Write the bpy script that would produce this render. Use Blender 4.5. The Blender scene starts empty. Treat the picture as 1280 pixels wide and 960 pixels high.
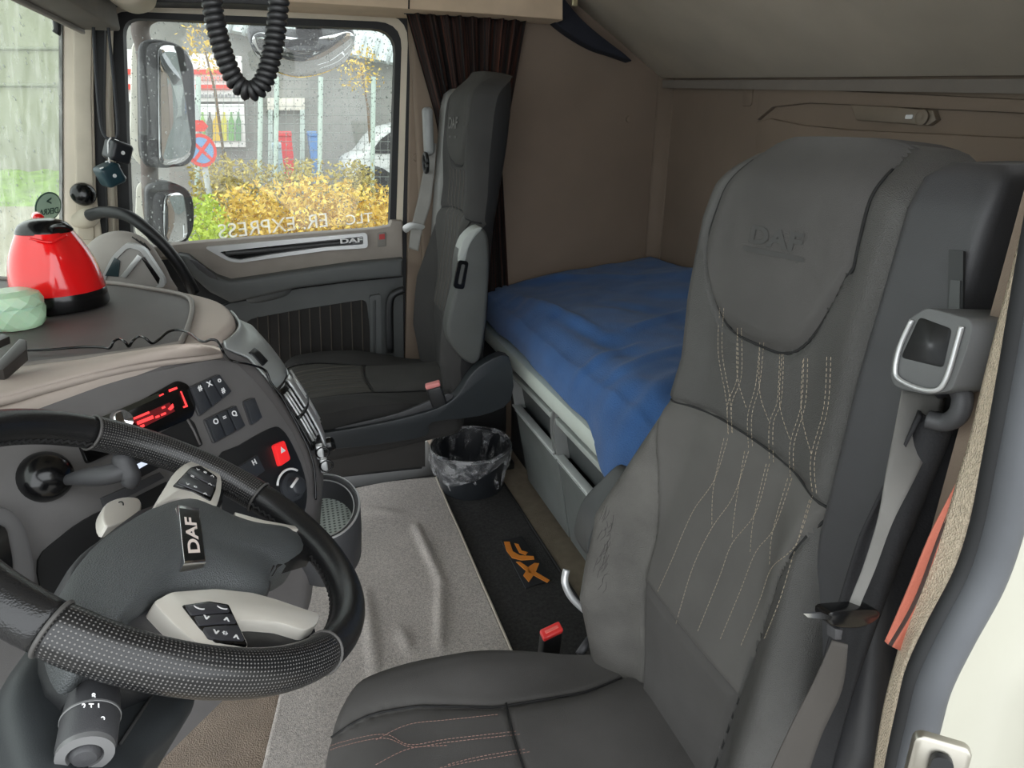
import bpy, bmesh, math, random
import numpy as np
from mathutils import Vector, Matrix
from mathutils.bvhtree import BVHTree

random.seed(7)
rng = np.random.default_rng(7)
sc = bpy.context.scene
COL = sc.collection

# ------------------------------------------------------------------ camera
FPX, CAMZ = 820.0, 1.25
PITCH = math.atan(320 / FPX)
YAW = math.atan(290 / math.hypot(FPX, 320))
cam_data = bpy.data.cameras.new('camera')
cam_data.sensor_width = 36.0
cam_data.lens = FPX / 1280 * 36.0
cam_data.clip_start = 0.02
cam_data.clip_end = 300
cam = bpy.data.objects.new('camera', cam_data)
COL.objects.link(cam)
cam.location = (0, 0, CAMZ)
cam.rotation_euler = (math.pi / 2 - PITCH, 0, -YAW)
sc.camera = cam

# ------------------------------------------------------------------ overcast sky, exposure
world = bpy.data.worlds.new('overcast_sky')
sc.world = world
world.use_nodes = True
bg = world.node_tree.nodes['Background']
bg.inputs[0].default_value = (0.93, 0.97, 1.0, 1)
bg.inputs[1].default_value = 1.15
sc.view_settings.view_transform = 'Standard'
sc.view_settings.look = 'None'
sc.view_settings.gamma = 1.0
sc.view_settings.use_curve_mapping = False
sc.view_settings.exposure = 1.6
sc.cycles.use_denoising = True
sc.cycles.max_bounces = 10
sc.cycles.diffuse_bounces = 6
sc.cycles.transparent_max_bounces = 16

# ------------------------------------------------------------------ view geometry used to survey the cab
_cF = Vector((math.sin(YAW) * math.cos(PITCH), math.cos(YAW) * math.cos(PITCH), -math.sin(PITCH)))
_cR = Vector((math.cos(YAW), -math.sin(YAW), 0))
_cU = _cR.cross(_cF)
_cO = Vector((0, 0, CAMZ))


def ray(x, y):
    return _cF + _cR * ((x - 640) / FPX) + _cU * ((480 - y) / FPX)


def at(x, y, X=None, Y=None, Z=None):
    d = ray(x, y)
    i, v = (0, X) if X is not None else (1, Y) if Y is not None else (2, Z)
    return _cO + d * ((v - _cO[i]) / d[i])


def onp(x, y, O, n):
    d = ray(x, y)
    return _cO + d * ((Vector(O) - _cO).dot(n) / d.dot(n))


def lin(r, g, b):
    def f(c):
        c /= 255.0
        return c / 12.92 if c <= 0.04045 else ((c + 0.055) / 1.055) ** 2.4
    return (f(r), f(g), f(b))


# ------------------------------------------------------------------ materials
_M = {}


def mat(name, rgb, rough=0.6, metal=0.0, var=0.08, vs=12.0, bump=0.0, bs=300.0, bk='noise', spec=0.5, coat=0.0, coords='Object', emit=None, aniso=None, sheen=0.0):
    if name in _M:
        return _M[name]
    m = bpy.data.materials.new(name)
    m.use_nodes = True
    nt = m.node_tree
    N, L = nt.nodes, nt.links
    b = N['Principled BSDF']
    b.inputs['Roughness'].default_value = rough
    b.inputs['Metallic'].default_value = metal
    b.inputs['Specular IOR Level'].default_value = spec
    b.inputs['Coat Weight'].default_value = coat
    b.inputs['Sheen Weight'].default_value = sheen
    tc = N.new('ShaderNodeTexCoord')
    src = tc.outputs[coords]
    if aniso:
        mp = N.new('ShaderNodeMapping')
        mp.inputs['Scale'].default_value = aniso
        L.new(src, mp.inputs[0])
        src = mp.outputs[0]
    nz = N.new('ShaderNodeTexNoise')
    nz.inputs['Scale'].default_value = vs
    nz.inputs['Detail'].default_value = 5
    L.new(src, nz.inputs['Vector'])
    rp = N.new('ShaderNodeValToRGB')
    rp.color_ramp.elements[0].position = 0.3
    rp.color_ramp.elements[1].position = 0.7
    lo = [max(0, c * (1 - var)) for c in rgb]
    hi = [min(1, c * (1 + var)) for c in rgb]
    rp.color_ramp.elements[0].color = (*lo, 1)
    rp.color_ramp.elements[1].color = (*hi, 1)
    L.new(nz.outputs['Fac'], rp.inputs[0])
    L.new(rp.outputs[0], b.inputs['Base Color'])
    if bump > 0:
        if bk == 'voronoi':
            t = N.new('ShaderNodeTexVoronoi')
            t.inputs['Scale'].default_value = bs
            out = t.outputs['Distance']
        elif bk == 'wave':
            t = N.new('ShaderNodeTexWave')
            t.inputs['Scale'].default_value = bs
            out = t.outputs['Fac']
        else:
            t = N.new('ShaderNodeTexNoise')
            t.inputs['Scale'].default_value = bs
            t.inputs['Detail'].default_value = 3
            out = t.outputs['Fac']
        L.new(src, t.inputs['Vector'])
        bp = N.new('ShaderNodeBump')
        bp.inputs['Strength'].default_value = bump
        bp.inputs['Distance'].default_value = 0.002
        L.new(out, bp.inputs['Height'])
        L.new(bp.outputs[0], b.inputs['Normal'])
    if emit:
        b.inputs['Emission Color'].default_value = (*emit[0], 1)
        b.inputs['Emission Strength'].default_value = emit[1]
    _M[name] = m
    return m


def glass_mat(name, tint, gloss=0.06, haze=0.0, hazecol=(0.8, 0.85, 0.8)):
    if name in _M:
        return _M[name]
    m = bpy.data.materials.new(name)
    m.use_nodes = True
    nt = m.node_tree
    N, L = nt.nodes, nt.links
    N.remove(N['Principled BSDF'])
    out = N['Material Output']
    tr = N.new('ShaderNodeBsdfTransparent')
    tr.inputs[0].default_value = (*tint, 1)
    gl = N.new('ShaderNodeBsdfGlossy')
    gl.inputs['Roughness'].default_value = 0.02
    mx = N.new('ShaderNodeMixShader')
    mx.inputs[0].default_value = gloss
    L.new(tr.outputs[0], mx.inputs[1])
    L.new(gl.outputs[0], mx.inputs[2])
    last = mx
    if haze > 0:
        df = N.new('ShaderNodeBsdfTranslucent')
        df.inputs[0].default_value = (*hazecol, 1)
        tc = N.new('ShaderNodeTexCoord')
        mp = N.new('ShaderNodeMapping')
        mp.inputs['Scale'].default_value = (14, 14, 2.2)
        nz = N.new('ShaderNodeTexNoise')
        nz.inputs['Scale'].default_value = 3.0
        nz.inputs['Detail'].default_value = 8
        L.new(tc.outputs['Object'], mp.inputs[0])
        L.new(mp.outputs[0], nz.inputs['Vector'])
        rp = N.new('ShaderNodeMapRange')
        rp.inputs['From Min'].default_value = 0.35
        rp.inputs['From Max'].default_value = 0.75
        rp.inputs['To Min'].default_value = haze * 0.3
        rp.inputs['To Max'].default_value = haze
        L.new(nz.outputs['Fac'], rp.inputs[0])
        m2 = N.new('ShaderNodeMixShader')
        L.new(rp.outputs[0], m2.inputs[0])
        L.new(mx.outputs[0], m2.inputs[1])
        L.new(df.outputs[0], m2.inputs[2])
        last = m2
    L.new(last.outputs[0], out.inputs[0])
    _M[name] = m
    return m


def perf_mat(name, rgb, dot, sx, sy, rad=0.2, rough=0.4, bump=0.6):
    """leather with a regular grid of punched holes, laid out on the UV map"""
    m = mat(name, rgb, rough, var=0.05)
    nt = m.node_tree
    N, L = nt.nodes, nt.links
    b = N['Principled BSDF']
    tc = N.new('ShaderNodeTexCoord')
    mp = N.new('ShaderNodeMapping')
    mp.inputs['Scale'].default_value = (sx, sy, 1)
    L.new(tc.outputs['UV'], mp.inputs[0])
    fr = N.new('ShaderNodeVectorMath')
    fr.operation = 'FRACTION'
    L.new(mp.outputs[0], fr.inputs[0])
    sb = N.new('ShaderNodeVectorMath')
    sb.operation = 'SUBTRACT'
    sb.inputs[1].default_value = (0.5, 0.5, 0)
    L.new(fr.outputs[0], sb.inputs[0])
    ln = N.new('ShaderNodeVectorMath')
    ln.operation = 'LENGTH'
    L.new(sb.outputs[0], ln.inputs[0])
    mr = N.new('ShaderNodeMapRange')
    mr.inputs['From Min'].default_value = rad
    mr.inputs['From Max'].default_value = rad + 0.12
    L.new(ln.outputs['Value'], mr.inputs[0])
    mx = N.new('ShaderNodeMix')
    mx.data_type = 'RGBA'
    mx.inputs['A'].default_value = (*dot, 1)
    mx.inputs['B'].default_value = (*rgb, 1)
    L.new(mr.outputs[0], mx.inputs['Factor'])
    L.new(mx.outputs['Result'], b.inputs['Base Color'])
    bp = N.new('ShaderNodeBump')
    bp.inputs['Strength'].default_value = bump
    bp.inputs['Distance'].default_value = 0.001
    L.new(mr.outputs[0], bp.inputs['Height'])
    L.new(bp.outputs[0], b.inputs['Normal'])
    return m


# ------------------------------------------------------------------ object helpers
def tag(o, label=None, cat=None, group=None, kind=None):
    if label:
        o['label'] = label
    if cat:
        o['category'] = cat
    if group:
        o['group'] = group
    if kind:
        o['kind'] = kind
    return o


def empty(name, loc=(0, 0, 0), label=None, cat=None, group=None, kind=None):
    o = bpy.data.objects.new(name, None)
    o.empty_display_size = 0.05
    COL.objects.link(o)
    o.location = loc
    return tag(o, label, cat, group, kind)


def _root(o):
    while o.parent:
        o = o.parent
    return o


def put(o, parent):
    if parent is not None:
        o.parent = parent
        r = _root(parent)
        if parent.type == 'EMPTY':
            o.matrix_parent_inverse = Matrix.Translation(-Vector(parent.location))
    return o


def mk(name, V, Fc, m, parent=None, smooth=True, angle=None, uv=None, weld=False):
    me = bpy.data.meshes.new(name)
    me.from_pydata([tuple(v) for v in V], [], [tuple(f) for f in Fc])
    bm = bmesh.new()
    bm.from_mesh(me)
    if uv is not None:
        lay = bm.loops.layers.uv.new('UVMap')
        bm.verts.ensure_lookup_table()
        bm.faces.ensure_lookup_table()
        for fi, f in enumerate(bm.faces):
            for li, l in enumerate(f.loops):
                l[lay].uv = uv(fi, li, l.vert.index)
    if weld:
        bmesh.ops.remove_doubles(bm, verts=bm.verts, dist=1e-5)
    bmesh.ops.recalc_face_normals(bm, faces=bm.faces)
    bm.to_mesh(me)
    bm.free()
    me.materials.append(m)
    if smooth:
        me.polygons.foreach_set('use_smooth', [True] * len(me.polygons))
        if angle:
            me.set_sharp_from_angle(angle=math.radians(angle))
    o = bpy.data.objects.new(name, me)
    COL.objects.link(o)
    return put(o, parent)


def from_bm(name, bm, m, parent=None, smooth=True, angle=35):
    bmesh.ops.recalc_face_normals(bm, faces=bm.faces)
    me = bpy.data.meshes.new(name)
    bm.to_mesh(me)
    bm.free()
    me.materials.append(m)
    if smooth:
        me.polygons.foreach_set('use_smooth', [True] * len(me.polygons))
        me.set_sharp_from_angle(angle=math.radians(angle))
    o = bpy.data.objects.new(name, me)
    COL.objects.link(o)
    return put(o, parent)


def cr(pts, n=8, closed=False):
    """Catmull-Rom through the points"""
    P = [Vector(p) for p in pts]
    out = []
    N = len(P)
    rngs = range(N) if closed else range(N - 1)
    for i in rngs:
        if closed:
            p0, p1, p2, p3 = P[i - 1], P[i], P[(i + 1) % N], P[(i + 2) % N]
        else:
            p0, p1, p2, p3 = P[max(i - 1, 0)], P[i], P[i + 1], P[min(i + 2, N - 1)]
        for k in range(n):
            t = k / n
            out.append(0.5 * ((2 * p1) + (p2 - p0) * t + (2 * p0 - 5 * p1 + 4 * p2 - p3) * t * t + (3 * p1 - p0 - 3 * p2 + p3) * t ** 3))
    if not closed:
        out.append(P[-1].copy())
    return out


def loft(name, rings, m, parent=None, cap=(True, True), closed=True, smooth=True, angle=None, uv=None):
    n = len(rings[0])
    V, Fc = [], []
    for r in rings:
        V += [Vector(p) for p in r]
    for i in range(len(rings) - 1):
        for j in range(n if closed else n - 1):
            k = (j + 1) % n
            Fc.append((i * n + j, i * n + k, (i + 1) * n + k, (i + 1) * n + j))
    if cap[0]:
        Fc.append(tuple(range(n - 1, -1, -1)))
    if cap[1]:
        b = (len(rings) - 1) * n
        Fc.append(tuple(range(b, b + n)))
    return mk(name, V, Fc, m, parent, smooth, angle, uv)


def frames(P, closed=False):
    n = len(P)
    T = []
    for i in range(n):
        a = P[i - 1] if (i > 0 or closed) else P[0]
        b = P[(i + 1) % n] if (i < n - 1 or closed) else P[-1]
        d = b - a
        T.append(d.normalized() if d.length > 1e-9 else Vector((0, 0, 1)))
    up = Vector((0, 0, 1)) if abs(T[0].z) < 0.9 else Vector((1, 0, 0))
    u = (up - T[0] * up.dot(T[0])).normalized()
    fr = []
    for t in T:
        u = (u - t * u.dot(t)).normalized()
        fr.append((t, u, t.cross(u)))
    return fr


def tube_rings(P, r, seg=10, closed=False, flat=1.0):
    fr = frames(P, closed)
    R = []
    for i, p in enumerate(P):
        rr = r[i] if hasattr(r, '__len__') else r
        t, u, w = fr[i]
        R.append([p + u * (rr * math.cos(2 * math.pi * k / seg)) + w * (rr * flat * math.sin(2 * math.pi * k / seg)) for k in range(seg)])
    if closed:
        R.append(R[0])
    return R


def tube(name, P, r, m, parent=None, seg=10, closed=False, flat=1.0):
    P = [Vector(p) for p in P]
    R = tube_rings(P, r, seg, closed, flat)
    return loft(name, R, m, parent, cap=(not closed, not closed))


def rbox(name, c, s, bev, m, parent=None, ax=None, seg=3, taper=None):
    """bevelled box: centre, size along three axes (columns of ax)"""
    bm = bmesh.new()
    bmesh.ops.create_cube(bm, size=1.0)
    for v in bm.verts:
        x, y, z = v.co
        if taper:
            k = taper if z > 0 else 1.0
            x, y = x * k, y * k
        v.co = Vector((x * s[0], y * s[1], z * s[2]))
    if bev > 0:
        bmesh.ops.bevel(bm, geom=list(bm.edges), offset=min(bev, min(s) * 0.49), segments=seg, affect='EDGES', profile=0.5)
    A = Matrix.Identity(3)
    if ax is not None:
        A = Matrix([Vector(a).normalized() for a in ax]).transposed()
    for v in bm.verts:
        v.co = Vector(c) + A @ v.co
    return from_bm(name, bm, m, parent)


def area_centroid(poly):
    c = Vector()
    for p in poly:
        c += p
    return c / len(poly)


def plate(name, poly, n, thick, bev, m, parent=None, seg=2):
    """extruded outline: top face at poly, body going back by thick along -n; top edge bevelled"""
    n = Vector(n).normalized()
    bm = bmesh.new()
    top = [bm.verts.new(p) for p in poly]
    bot = [bm.verts.new(Vector(p) - n * thick) for p in poly]
    ft = bm.faces.new(top)
    bm.faces.new(bot[::-1])
    k = len(poly)
    for i in range(k):
        j = (i + 1) % k
        bm.faces.new((top[j], top[i], bot[i], bot[j]))
    bmesh.ops.recalc_face_normals(bm, faces=bm.faces)
    if bev > 0:
        ed = [e for e in ft.edges]
        bmesh.ops.bevel(bm, geom=ed, offset=bev, segments=seg, affect='EDGES', profile=0.5, clamp_overlap=True)
    return from_bm(name, bm, m, parent, angle=40)


def pad(name, poly, n, thick, dome, m, parent=None, prof=None, centre=None):
    """domed cushion-like piece over a star-shaped outline"""
    n = Vector(n).normalized()
    c = centre or area_centroid(poly)
    prof = prof or [(1.0, -1.0), (1.0, -0.25), (0.985, -0.08), (0.95, 0.0), (0.85, 0.35), (0.7, 0.62), (0.5, 0.85), (0.25, 0.97), (0.08, 1.0)]
    rings = []
    for s, h in prof:
        off = h * (thick if h < 0 else dome)
        rings.append([c + (Vector(p) - c) * s + n * off for p in poly])
    return loft(name, rings, m, parent)


def rrect(c, u, v, w, h, r, k=5):
    """rounded rectangle outline in the u, v plane"""
    c, u, v = Vector(c), Vector(u).normalized(), Vector(v).normalized()
    r = min(r, w / 2 * 0.999, h / 2 * 0.999)
    out = []
    for sx, sy, a0 in ((1, 1, 0), (-1, 1, 90), (-1, -1, 180), (1, -1, 270)):
        for i in range(k + 1):
            a = math.radians(a0 + 90 * i / k)
            out.append(c + u * (sx * (w / 2 - r) + r * math.cos(a)) + v * (sy * (h / 2 - r) + r * math.sin(a)))
    return out


def lathe(name, prof, c, m, parent=None, axis=(0, 0, 1), seg=40, cap=(True, True), shape=None, angle=40):
    axis = Vector(axis).normalized()
    t = Vector((1, 0, 0)) if abs(axis.x) < 0.9 else Vector((0, 1, 0))
    u = (t - axis * t.dot(axis)).normalized()
    w = axis.cross(u)
    rings = []
    for r, h in prof:
        ring = []
        for k in range(seg):
            a = 2 * math.pi * k / seg
            rr = r * (shape(a, h) if shape else 1.0)
            ring.append(Vector(c) + axis * h + u * (rr * math.cos(a)) + w * (rr * math.sin(a)))
        rings.append(ring)
    return loft(name, rings, m, parent, cap=cap, angle=angle)


def sheet(name, fn, nu, nv, m, parent=None, thick=0.0, uvs=False):
    """surface fn(a, b), a and b in 0..1, given thickness along its normal"""
    g = [[Vector(fn(i / nu, j / nv)) for j in range(nv + 1)] for i in range(nu + 1)]
    V, Fc = [], []
    for row in g:
        V += row
    idx = lambda i, j: i * (nv + 1) + j
    for i in range(nu):
        for j in range(nv):
            Fc.append((idx(i, j), idx(i + 1, j), idx(i + 1, j + 1), idx(i, j + 1)))
    uv = (lambda fi, li, vi: ((vi // (nv + 1)) / nu, (vi % (nv + 1)) / nv)) if uvs else None
    o = mk(name, V, Fc, m, parent, uv=uv)
    if thick:
        md = o.modifiers.new('solid', 'SOLIDIFY')
        md.thickness = thick
        md.offset = 0
    return o


def text(name, s, o, xd, yd, size, depth, m, parent=None, bold=0.0, align='CENTER', sx=1.0, shear=0.0):
    cu = bpy.data.curves.new(name, 'FONT')
    cu.body = s
    cu.size = size
    cu.extrude = depth
    cu.offset = bold
    cu.align_x = align
    cu.align_y = 'CENTER'
    cu.shear = shear
    tmp = bpy.data.objects.new(name, cu)
    COL.objects.link(tmp)
    dg = bpy.context.evaluated_depsgraph_get()
    me = bpy.data.meshes.new_from_object(tmp.evaluated_get(dg))
    bpy.data.objects.remove(tmp)
    xd = Vector(xd).normalized() * sx
    yd = Vector(yd).normalized()
    zd = Vector(xd).normalized().cross(yd)
    for v in me.vertices:
        c = v.co
        v.co = Vector(o) + xd * c.x + yd * c.y + zd * c.z
    me.materials.clear()
    me.materials.append(m)
    ob = bpy.data.objects.new(name, me)
    COL.objects.link(ob)
    return put(ob, parent)


def drape(o, tree, lift):
    for v in o.data.vertices:
        h = tree.find_nearest(v.co)
        if h[0] is not None:
            n = h[1] if h[1].dot(_cO - h[0]) > 0 else -h[1]
            v.co = h[0] + n * lift
    return o


def bvh(*objs):
    V, Fc = [], []
    for o in objs:
        k = len(V)
        V += [v.co.copy() for v in o.data.vertices]
        Fc += [[k + i for i in p.vertices] for p in o.data.polygons]
    return BVHTree.FromPolygons(V, Fc)


def stick(tree, x, y, lift=0.0):
    d = ray(x, y).normalized()
    h = tree.ray_cast(_cO, d)
    if h[0] is None:
        return None
    nn = h[1]
    if nn.dot(d) > 0:
        nn = -nn
    return h[0] + nn * lift


def seam(name, px, tree, r, m, parent, n=6, lift=0.0, dash=None):
    """a cord or a row of stitches lying on a surface, surveyed along a line of sight polyline"""
    P = cr([Vector((x, y, 0)) for x, y in px], n)
    pts = [stick(tree, p.x, p.y, lift) for p in P]
    pts = [p for p in pts if p is not None]
    if len(pts) < 2:
        return None
    if not dash:
        return tube(name, pts, r, m, parent, seg=6)
    on, off = dash
    V, Fc = [], []
    # walk along arc length
    L = [0]
    for a, b in zip(pts, pts[1:]):
        L.append(L[-1] + (b - a).length)

    def pos(s):
        for i in range(len(L) - 1):
            if L[i + 1] >= s:
                t = (s - L[i]) / max(1e-9, L[i + 1] - L[i])
                return pts[i].lerp(pts[i + 1], t)
        return pts[-1]
    s = 0
    while s + on < L[-1]:
        R = tube_rings([pos(s), pos(s + on)], r, 4)
        k = len(V)
        for q in R:
            V += q
        for j in range(4):
            Fc.append((k + j, k + (j + 1) % 4, k + 4 + (j + 1) % 4, k + 4 + j))
        Fc.append((k, k + 1, k + 2, k + 3))
        Fc.append((k + 7, k + 6, k + 5, k + 4))
        s += on + off
    if not Fc:
        return None
    return mk(name, V, Fc, m, parent, smooth=False)


def lsp(a, b, n=50, endpoint=True):
    return np.linspace(a, b, n, endpoint=endpoint).tolist()


def sstep(a, b, x):
    t = max(0.0, min(1.0, (x - a) / (b - a)))
    return t * t * (3 - 2 * t)


def interp(x, xs, ys):
    return float(np.interp(x, xs, ys))


# ------------------------------------------------------------------ palette
charcoal = mat('charcoal_plastic', lin(62, 62, 64), 0.5, bump=0.15, bs=900)
black_pl = mat('black_plastic', lin(26, 27, 29), 0.45, bump=0.1, bs=700)
black_gl = mat('black_gloss', lin(14, 14, 15), 0.18, var=0.02)
rubber = mat('black_rubber', lin(30, 31, 33), 0.62, var=0.15)
seal_rubber = mat('seal_rubber', lin(84, 86, 90), 0.6, var=0.12)
dash_grey = mat('dash_grey', lin(96, 93, 92), 0.55, bump=0.2, bs=1100)
dash_beige = mat('dash_beige', lin(176, 164, 154), 0.62, bump=0.2, bs=1300, vs=6)
tray_grey = mat('tray_rubber', lin(84, 80, 78), 0.5, bump=0.25, bs=900)
silver = mat('silver_plastic', lin(196, 197, 197), 0.35, metal=0.55, var=0.03)
satin = mat('satin_champagne', lin(228, 223, 213), 0.32, metal=0.25, var=0.04)
cream = mat('cream_trim', lin(206, 196, 178), 0.6, bump=0.1, bs=900, vs=5)
greige = mat('door_greige', lin(146, 138, 130), 0.6, bump=0.15, bs=1000)
wall_mat = mat('sleeper_wall_vinyl', lin(126, 111, 97), 0.8, bump=0.25, bs=700, vs=4)
bunk_mat = mat('bunk_underside_felt', lin(196, 184, 166), 0.85, bump=0.35, bs=900, vs=5)
white_paint = mat('white_body_paint', lin(184, 182, 169), 0.3, var=0.03, coat=0.5, vs=4)
fabric = mat('charcoal_seat_fabric', lin(77, 75, 73), 0.85, bump=0.5, bs=1400, vs=9, var=0.12)
fabric2 = mat('grey_seat_fabric', lin(89, 87, 84), 0.88, bump=0.6, bs=1600, vs=8, var=0.12)
leather = mat('seat_leatherette', lin(73, 72, 70), 0.5, bump=0.5, bs=900, bk='voronoi', vs=7, var=0.12)
worn = mat('worn_bolster_leatherette', lin(90, 88, 84), 0.5, bump=0.55, bs=800, bk='voronoi', vs=16, var=0.2)
seam_dark = mat('dark_seam', lin(26, 26, 26), 0.8)
seam_grey = mat('grey_piping', lin(78, 76, 74), 0.6)
thread = mat('tan_thread', lin(150, 138, 120), 0.8, var=0.05)
thread_red = mat('red_brown_thread', lin(140, 108, 98), 0.8, var=0.05)
blue_cloth = mat('blue_fleece', lin(54, 96, 152), 0.95, bump=0.9, bs=260, vs=9, var=0.15, sheen=0.15)
blue_sheet = mat('blue_sheet', lin(24, 118, 190), 0.85, bump=0.3, bs=700)
frame_pale = mat('pale_bunk_edge', lin(206, 214, 206), 0.45, var=0.03)
drawer_grey = mat('drawer_grey', lin(104, 108, 106), 0.5, bump=0.1, bs=900)
chrome = mat('chrome', (0.8, 0.8, 0.82), 0.12, metal=1.0, var=0.02)
carpet = mat('grey_carpet', lin(184, 177, 170), 0.95, bump=1.0, bs=420, vs=190, var=0.28)
carpet_black = mat('black_carpet', lin(48, 47, 46), 0.95, bump=1.0, bs=500, vs=120, var=0.4)
floor_beige = mat('beige_floor_vinyl', lin(142, 130, 112), 0.85, bump=0.8, bs=420, vs=30, var=0.14)
floor_brown = mat('brown_tunnel_vinyl', lin(138, 122, 106), 0.6, bump=1.0, bs=330, bk='voronoi', vs=14, var=0.12)
orange = mat('orange_thread_patch', lin(226, 138, 48), 0.7, bump=0.4, bs=800)
red_pl = mat('red_plastic', lin(236, 62, 60), 0.35, var=0.03)
red_btn = mat('red_button', lin(228, 36, 40), 0.3, var=0.03, emit=((0.8, 0.03, 0.03), 0.15))
white_mark = mat('white_mark', lin(226, 226, 226), 0.6, var=0.02)
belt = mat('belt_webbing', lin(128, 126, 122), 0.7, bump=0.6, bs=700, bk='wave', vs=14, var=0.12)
# ================================================================== CAB SHELL
def struct(o):
    return tag(o, kind='structure')


# ---- floor
fl = struct(rbox('floor', (0.35, 1.35, -0.06), (2.3, 2.3, 0.1), 0.0, floor_beige))
tag(fl, 'beige textured vinyl cab floor beside the drawers', 'floor')
# raised brown tunnel flank in the driver footwell
tn = struct(loft('trim_1', [[Vector((x, y, z)) for y, z in ((1.62, -0.005), (1.14, -0.004), (1.02, -0.03), (0.9, -0.12), (0.84, -0.4), (1.62, -0.4))] for x in lsp(-0.95, -0.075, 8)], floor_brown, angle=50))
tag(tn, 'brown grained vinyl engine tunnel flank below the steering column', 'tunnel trim')

sl_ = struct(rbox('trim_5', (0.27, 2.33, 0.005), (0.92, 0.30, 0.03), 0.006, mat('sill_black', lin(30, 29, 28), 0.5)))
tag(sl_, 'black sill plate under the passenger seat', 'sill')
kk_ = struct(rbox('trim_6', (0.59, 2.345, 0.27), (0.30, 0.06, 0.52), 0.01, mat('bin_shade_black', lin(32, 32, 33), 0.7)))  # black panel standing in for the shade on the wall behind the bin
tag(kk_, 'black panel painting in the shade behind the waste bin', 'shade panel')
# ---- sleeper side wall and rear wall
YS = 2.38
_x0 = at(520, 150, Y=YS).x
sw = struct(rbox('wall_passenger_side', ((_x0 + 1.47) / 2, YS + 0.06, 0.82), (1.47 - _x0, 0.12, 1.86), 0.01, wall_mat))
tag(sw, 'dark beige vinyl side wall of the sleeper behind the curtain', 'wall')
plate('door_pillar_trim', [at(x, y, Y=YS + 0.03) for x, y in ((516, -10), (570, -10), (570, 520), (505, 520), (510, 300))], (0, -1, 0), 0.03, 0.004, wall_mat, sw)
lathe('pillar_button', [(0.0, 0), (0.014, 0.0), (0.012, 0.006), (0.0, 0.008)], at(521, 197, Y=YS + 0.028), wall_mat, sw, axis=(0, -1, 0), seg=16)
lathe('wall_button', [(0.0, 0), (0.012, 0.0), (0.011, 0.004), (0.0, 0.006)], at(786, 149, Y=YS - 0.002), wall_mat, sw, axis=(0, -1, 0), seg=16)
XR = 1.40
rw = empty('wall_rear', (XR, 1.3, 0), kind='structure')
tag(rw, 'beige vinyl rear wall of the sleeper with a long scooped recess', 'wall')
rbox('panel', (XR + 0.05, 1.3, 0.75), (0.1, 2.4, 2.0), 0.0, wall_mat, rw)
# corner fillet
cf = []
for z in (0.3, 1.43):
    cf.append([Vector((XR + 0.01, YS + 0.01, z))] + [Vector((XR - 0.045 + 0.045 * math.sin(a), YS - 0.045 + 0.045 * math.cos(a), z)) + Vector((0.0, 0.0, 0)) for a in lsp(0, math.pi / 2, 7)])
loft('corner_moulding', cf, wall_mat, rw)
# raised panel with scoop to the driver side of the seam
XP = XR - 0.014
pn = (-1, 0, 0)
plate('upper_panel', [at(947, 108, X=XP), at(1400, 130, X=XP), at(1400, 148, X=XP), at(1010, 129, X=XP), at(965, 134, X=XP), at(946, 150, X=XP)], pn, 0.014, 0.006, wall_mat, rw)
low = [at(945, 152, X=XP), at(962, 148, X=XP), at(1000, 156, X=XP), at(1060, 162, X=XP), at(1400, 178, X=XP)]
plate('lower_panel', low + [at(1400, 400, X=XP), at(935, 400, X=XP)], pn, 0.014, 0.006, wall_mat, rw)
sp = [at(1063, 131, X=XP - 0.001), at(1120, 134, X=XP - 0.001), at(1166, 138, X=XP - 0.001), at(1170, 150, X=XP - 0.001), at(1160, 157, X=XP - 0.001), at(1110, 153, X=XP - 0.001), at(1070, 150, X=XP - 0.001)]
swt = plate('lamp_switch_plate', sp, pn, 0.02, 0.003, mat('switch_plate', lin(124, 112, 98), 0.5), rw)
lathe('switch_button', [(0, 0), (0.016, 0), (0.017, 0.006), (0.012, 0.008), (0.0, 0.005)], at(1154, 147, X=XP - 0.002), mat('switch_plate', (0, 0, 0)), swt, axis=(-1, 0, 0), seg=18)
plate('lamp_symbol', rrect(at(1136, 146, X=XP - 0.003), (0, 1, 0), (0, 0, 1), 0.02, 0.009, 0.003), pn, 0.002, 0, white_mark, swt)
tb = rrect(at(934, 121, X=XR - 0.004), (0, 1, 0), (0, 0, 1), 0.045, 0.055, 0.01)
plate('cover_tab', tb, pn, 0.006, 0.002, wall_mat, rw)

# ---- ceiling and front header
ce = struct(rbox('ceiling', (0.3, 1.3, 2.05), (2.6, 2.6, 0.06), 0.0, cream))
tag(ce, 'pale cab roof lining above the sleeper', 'ceiling')
Yh = 2.27
hd = struct(plate('trim_2', [at(x, y, Y=Yh) for x, y in ((352, 2), (470, 9), (500, 11), (600, 17), (704, 25), (704, -250), (352, -250))], (0, -1, 0), 0.25, 0.006, mat('header_trim', lin(206, 184, 158), 0.7, bump=0.15, bs=800)))
tag(hd, 'warm beige overhead moulding above the curtain rail', 'header trim')
tube('joint', [at(511, 11, Y=Yh - 0.001), at(513, -60, Y=Yh - 0.001)], 0.0025, seam_dark, hd, seg=6)
hd2 = struct(plate('trim_3', [at(x, y, Y=2.36) for x, y in ((100, -8), (130, 2), (300, 5), (420, 12), (500, 17), (500, -240), (60, -240))], (0, -1, 0), 0.2, 0.006, black_pl))
tag(hd2, 'black header strip above the passenger window', 'header trim')
# light rounded end cap of the storage shelf above the front pillar
cp = struct(pad('trim_4', cr([at(x, y, Y=2.1) for x, y in ((122, -48), (130, -8), (142, 2), (160, 6), (178, 0), (184, -14), (188, -48))], 4), (0, -1, 0), 0.15, 0.01, cream))
tag(cp, 'cream rounded end of the overhead shelf above the front pillar', 'trim')

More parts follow.
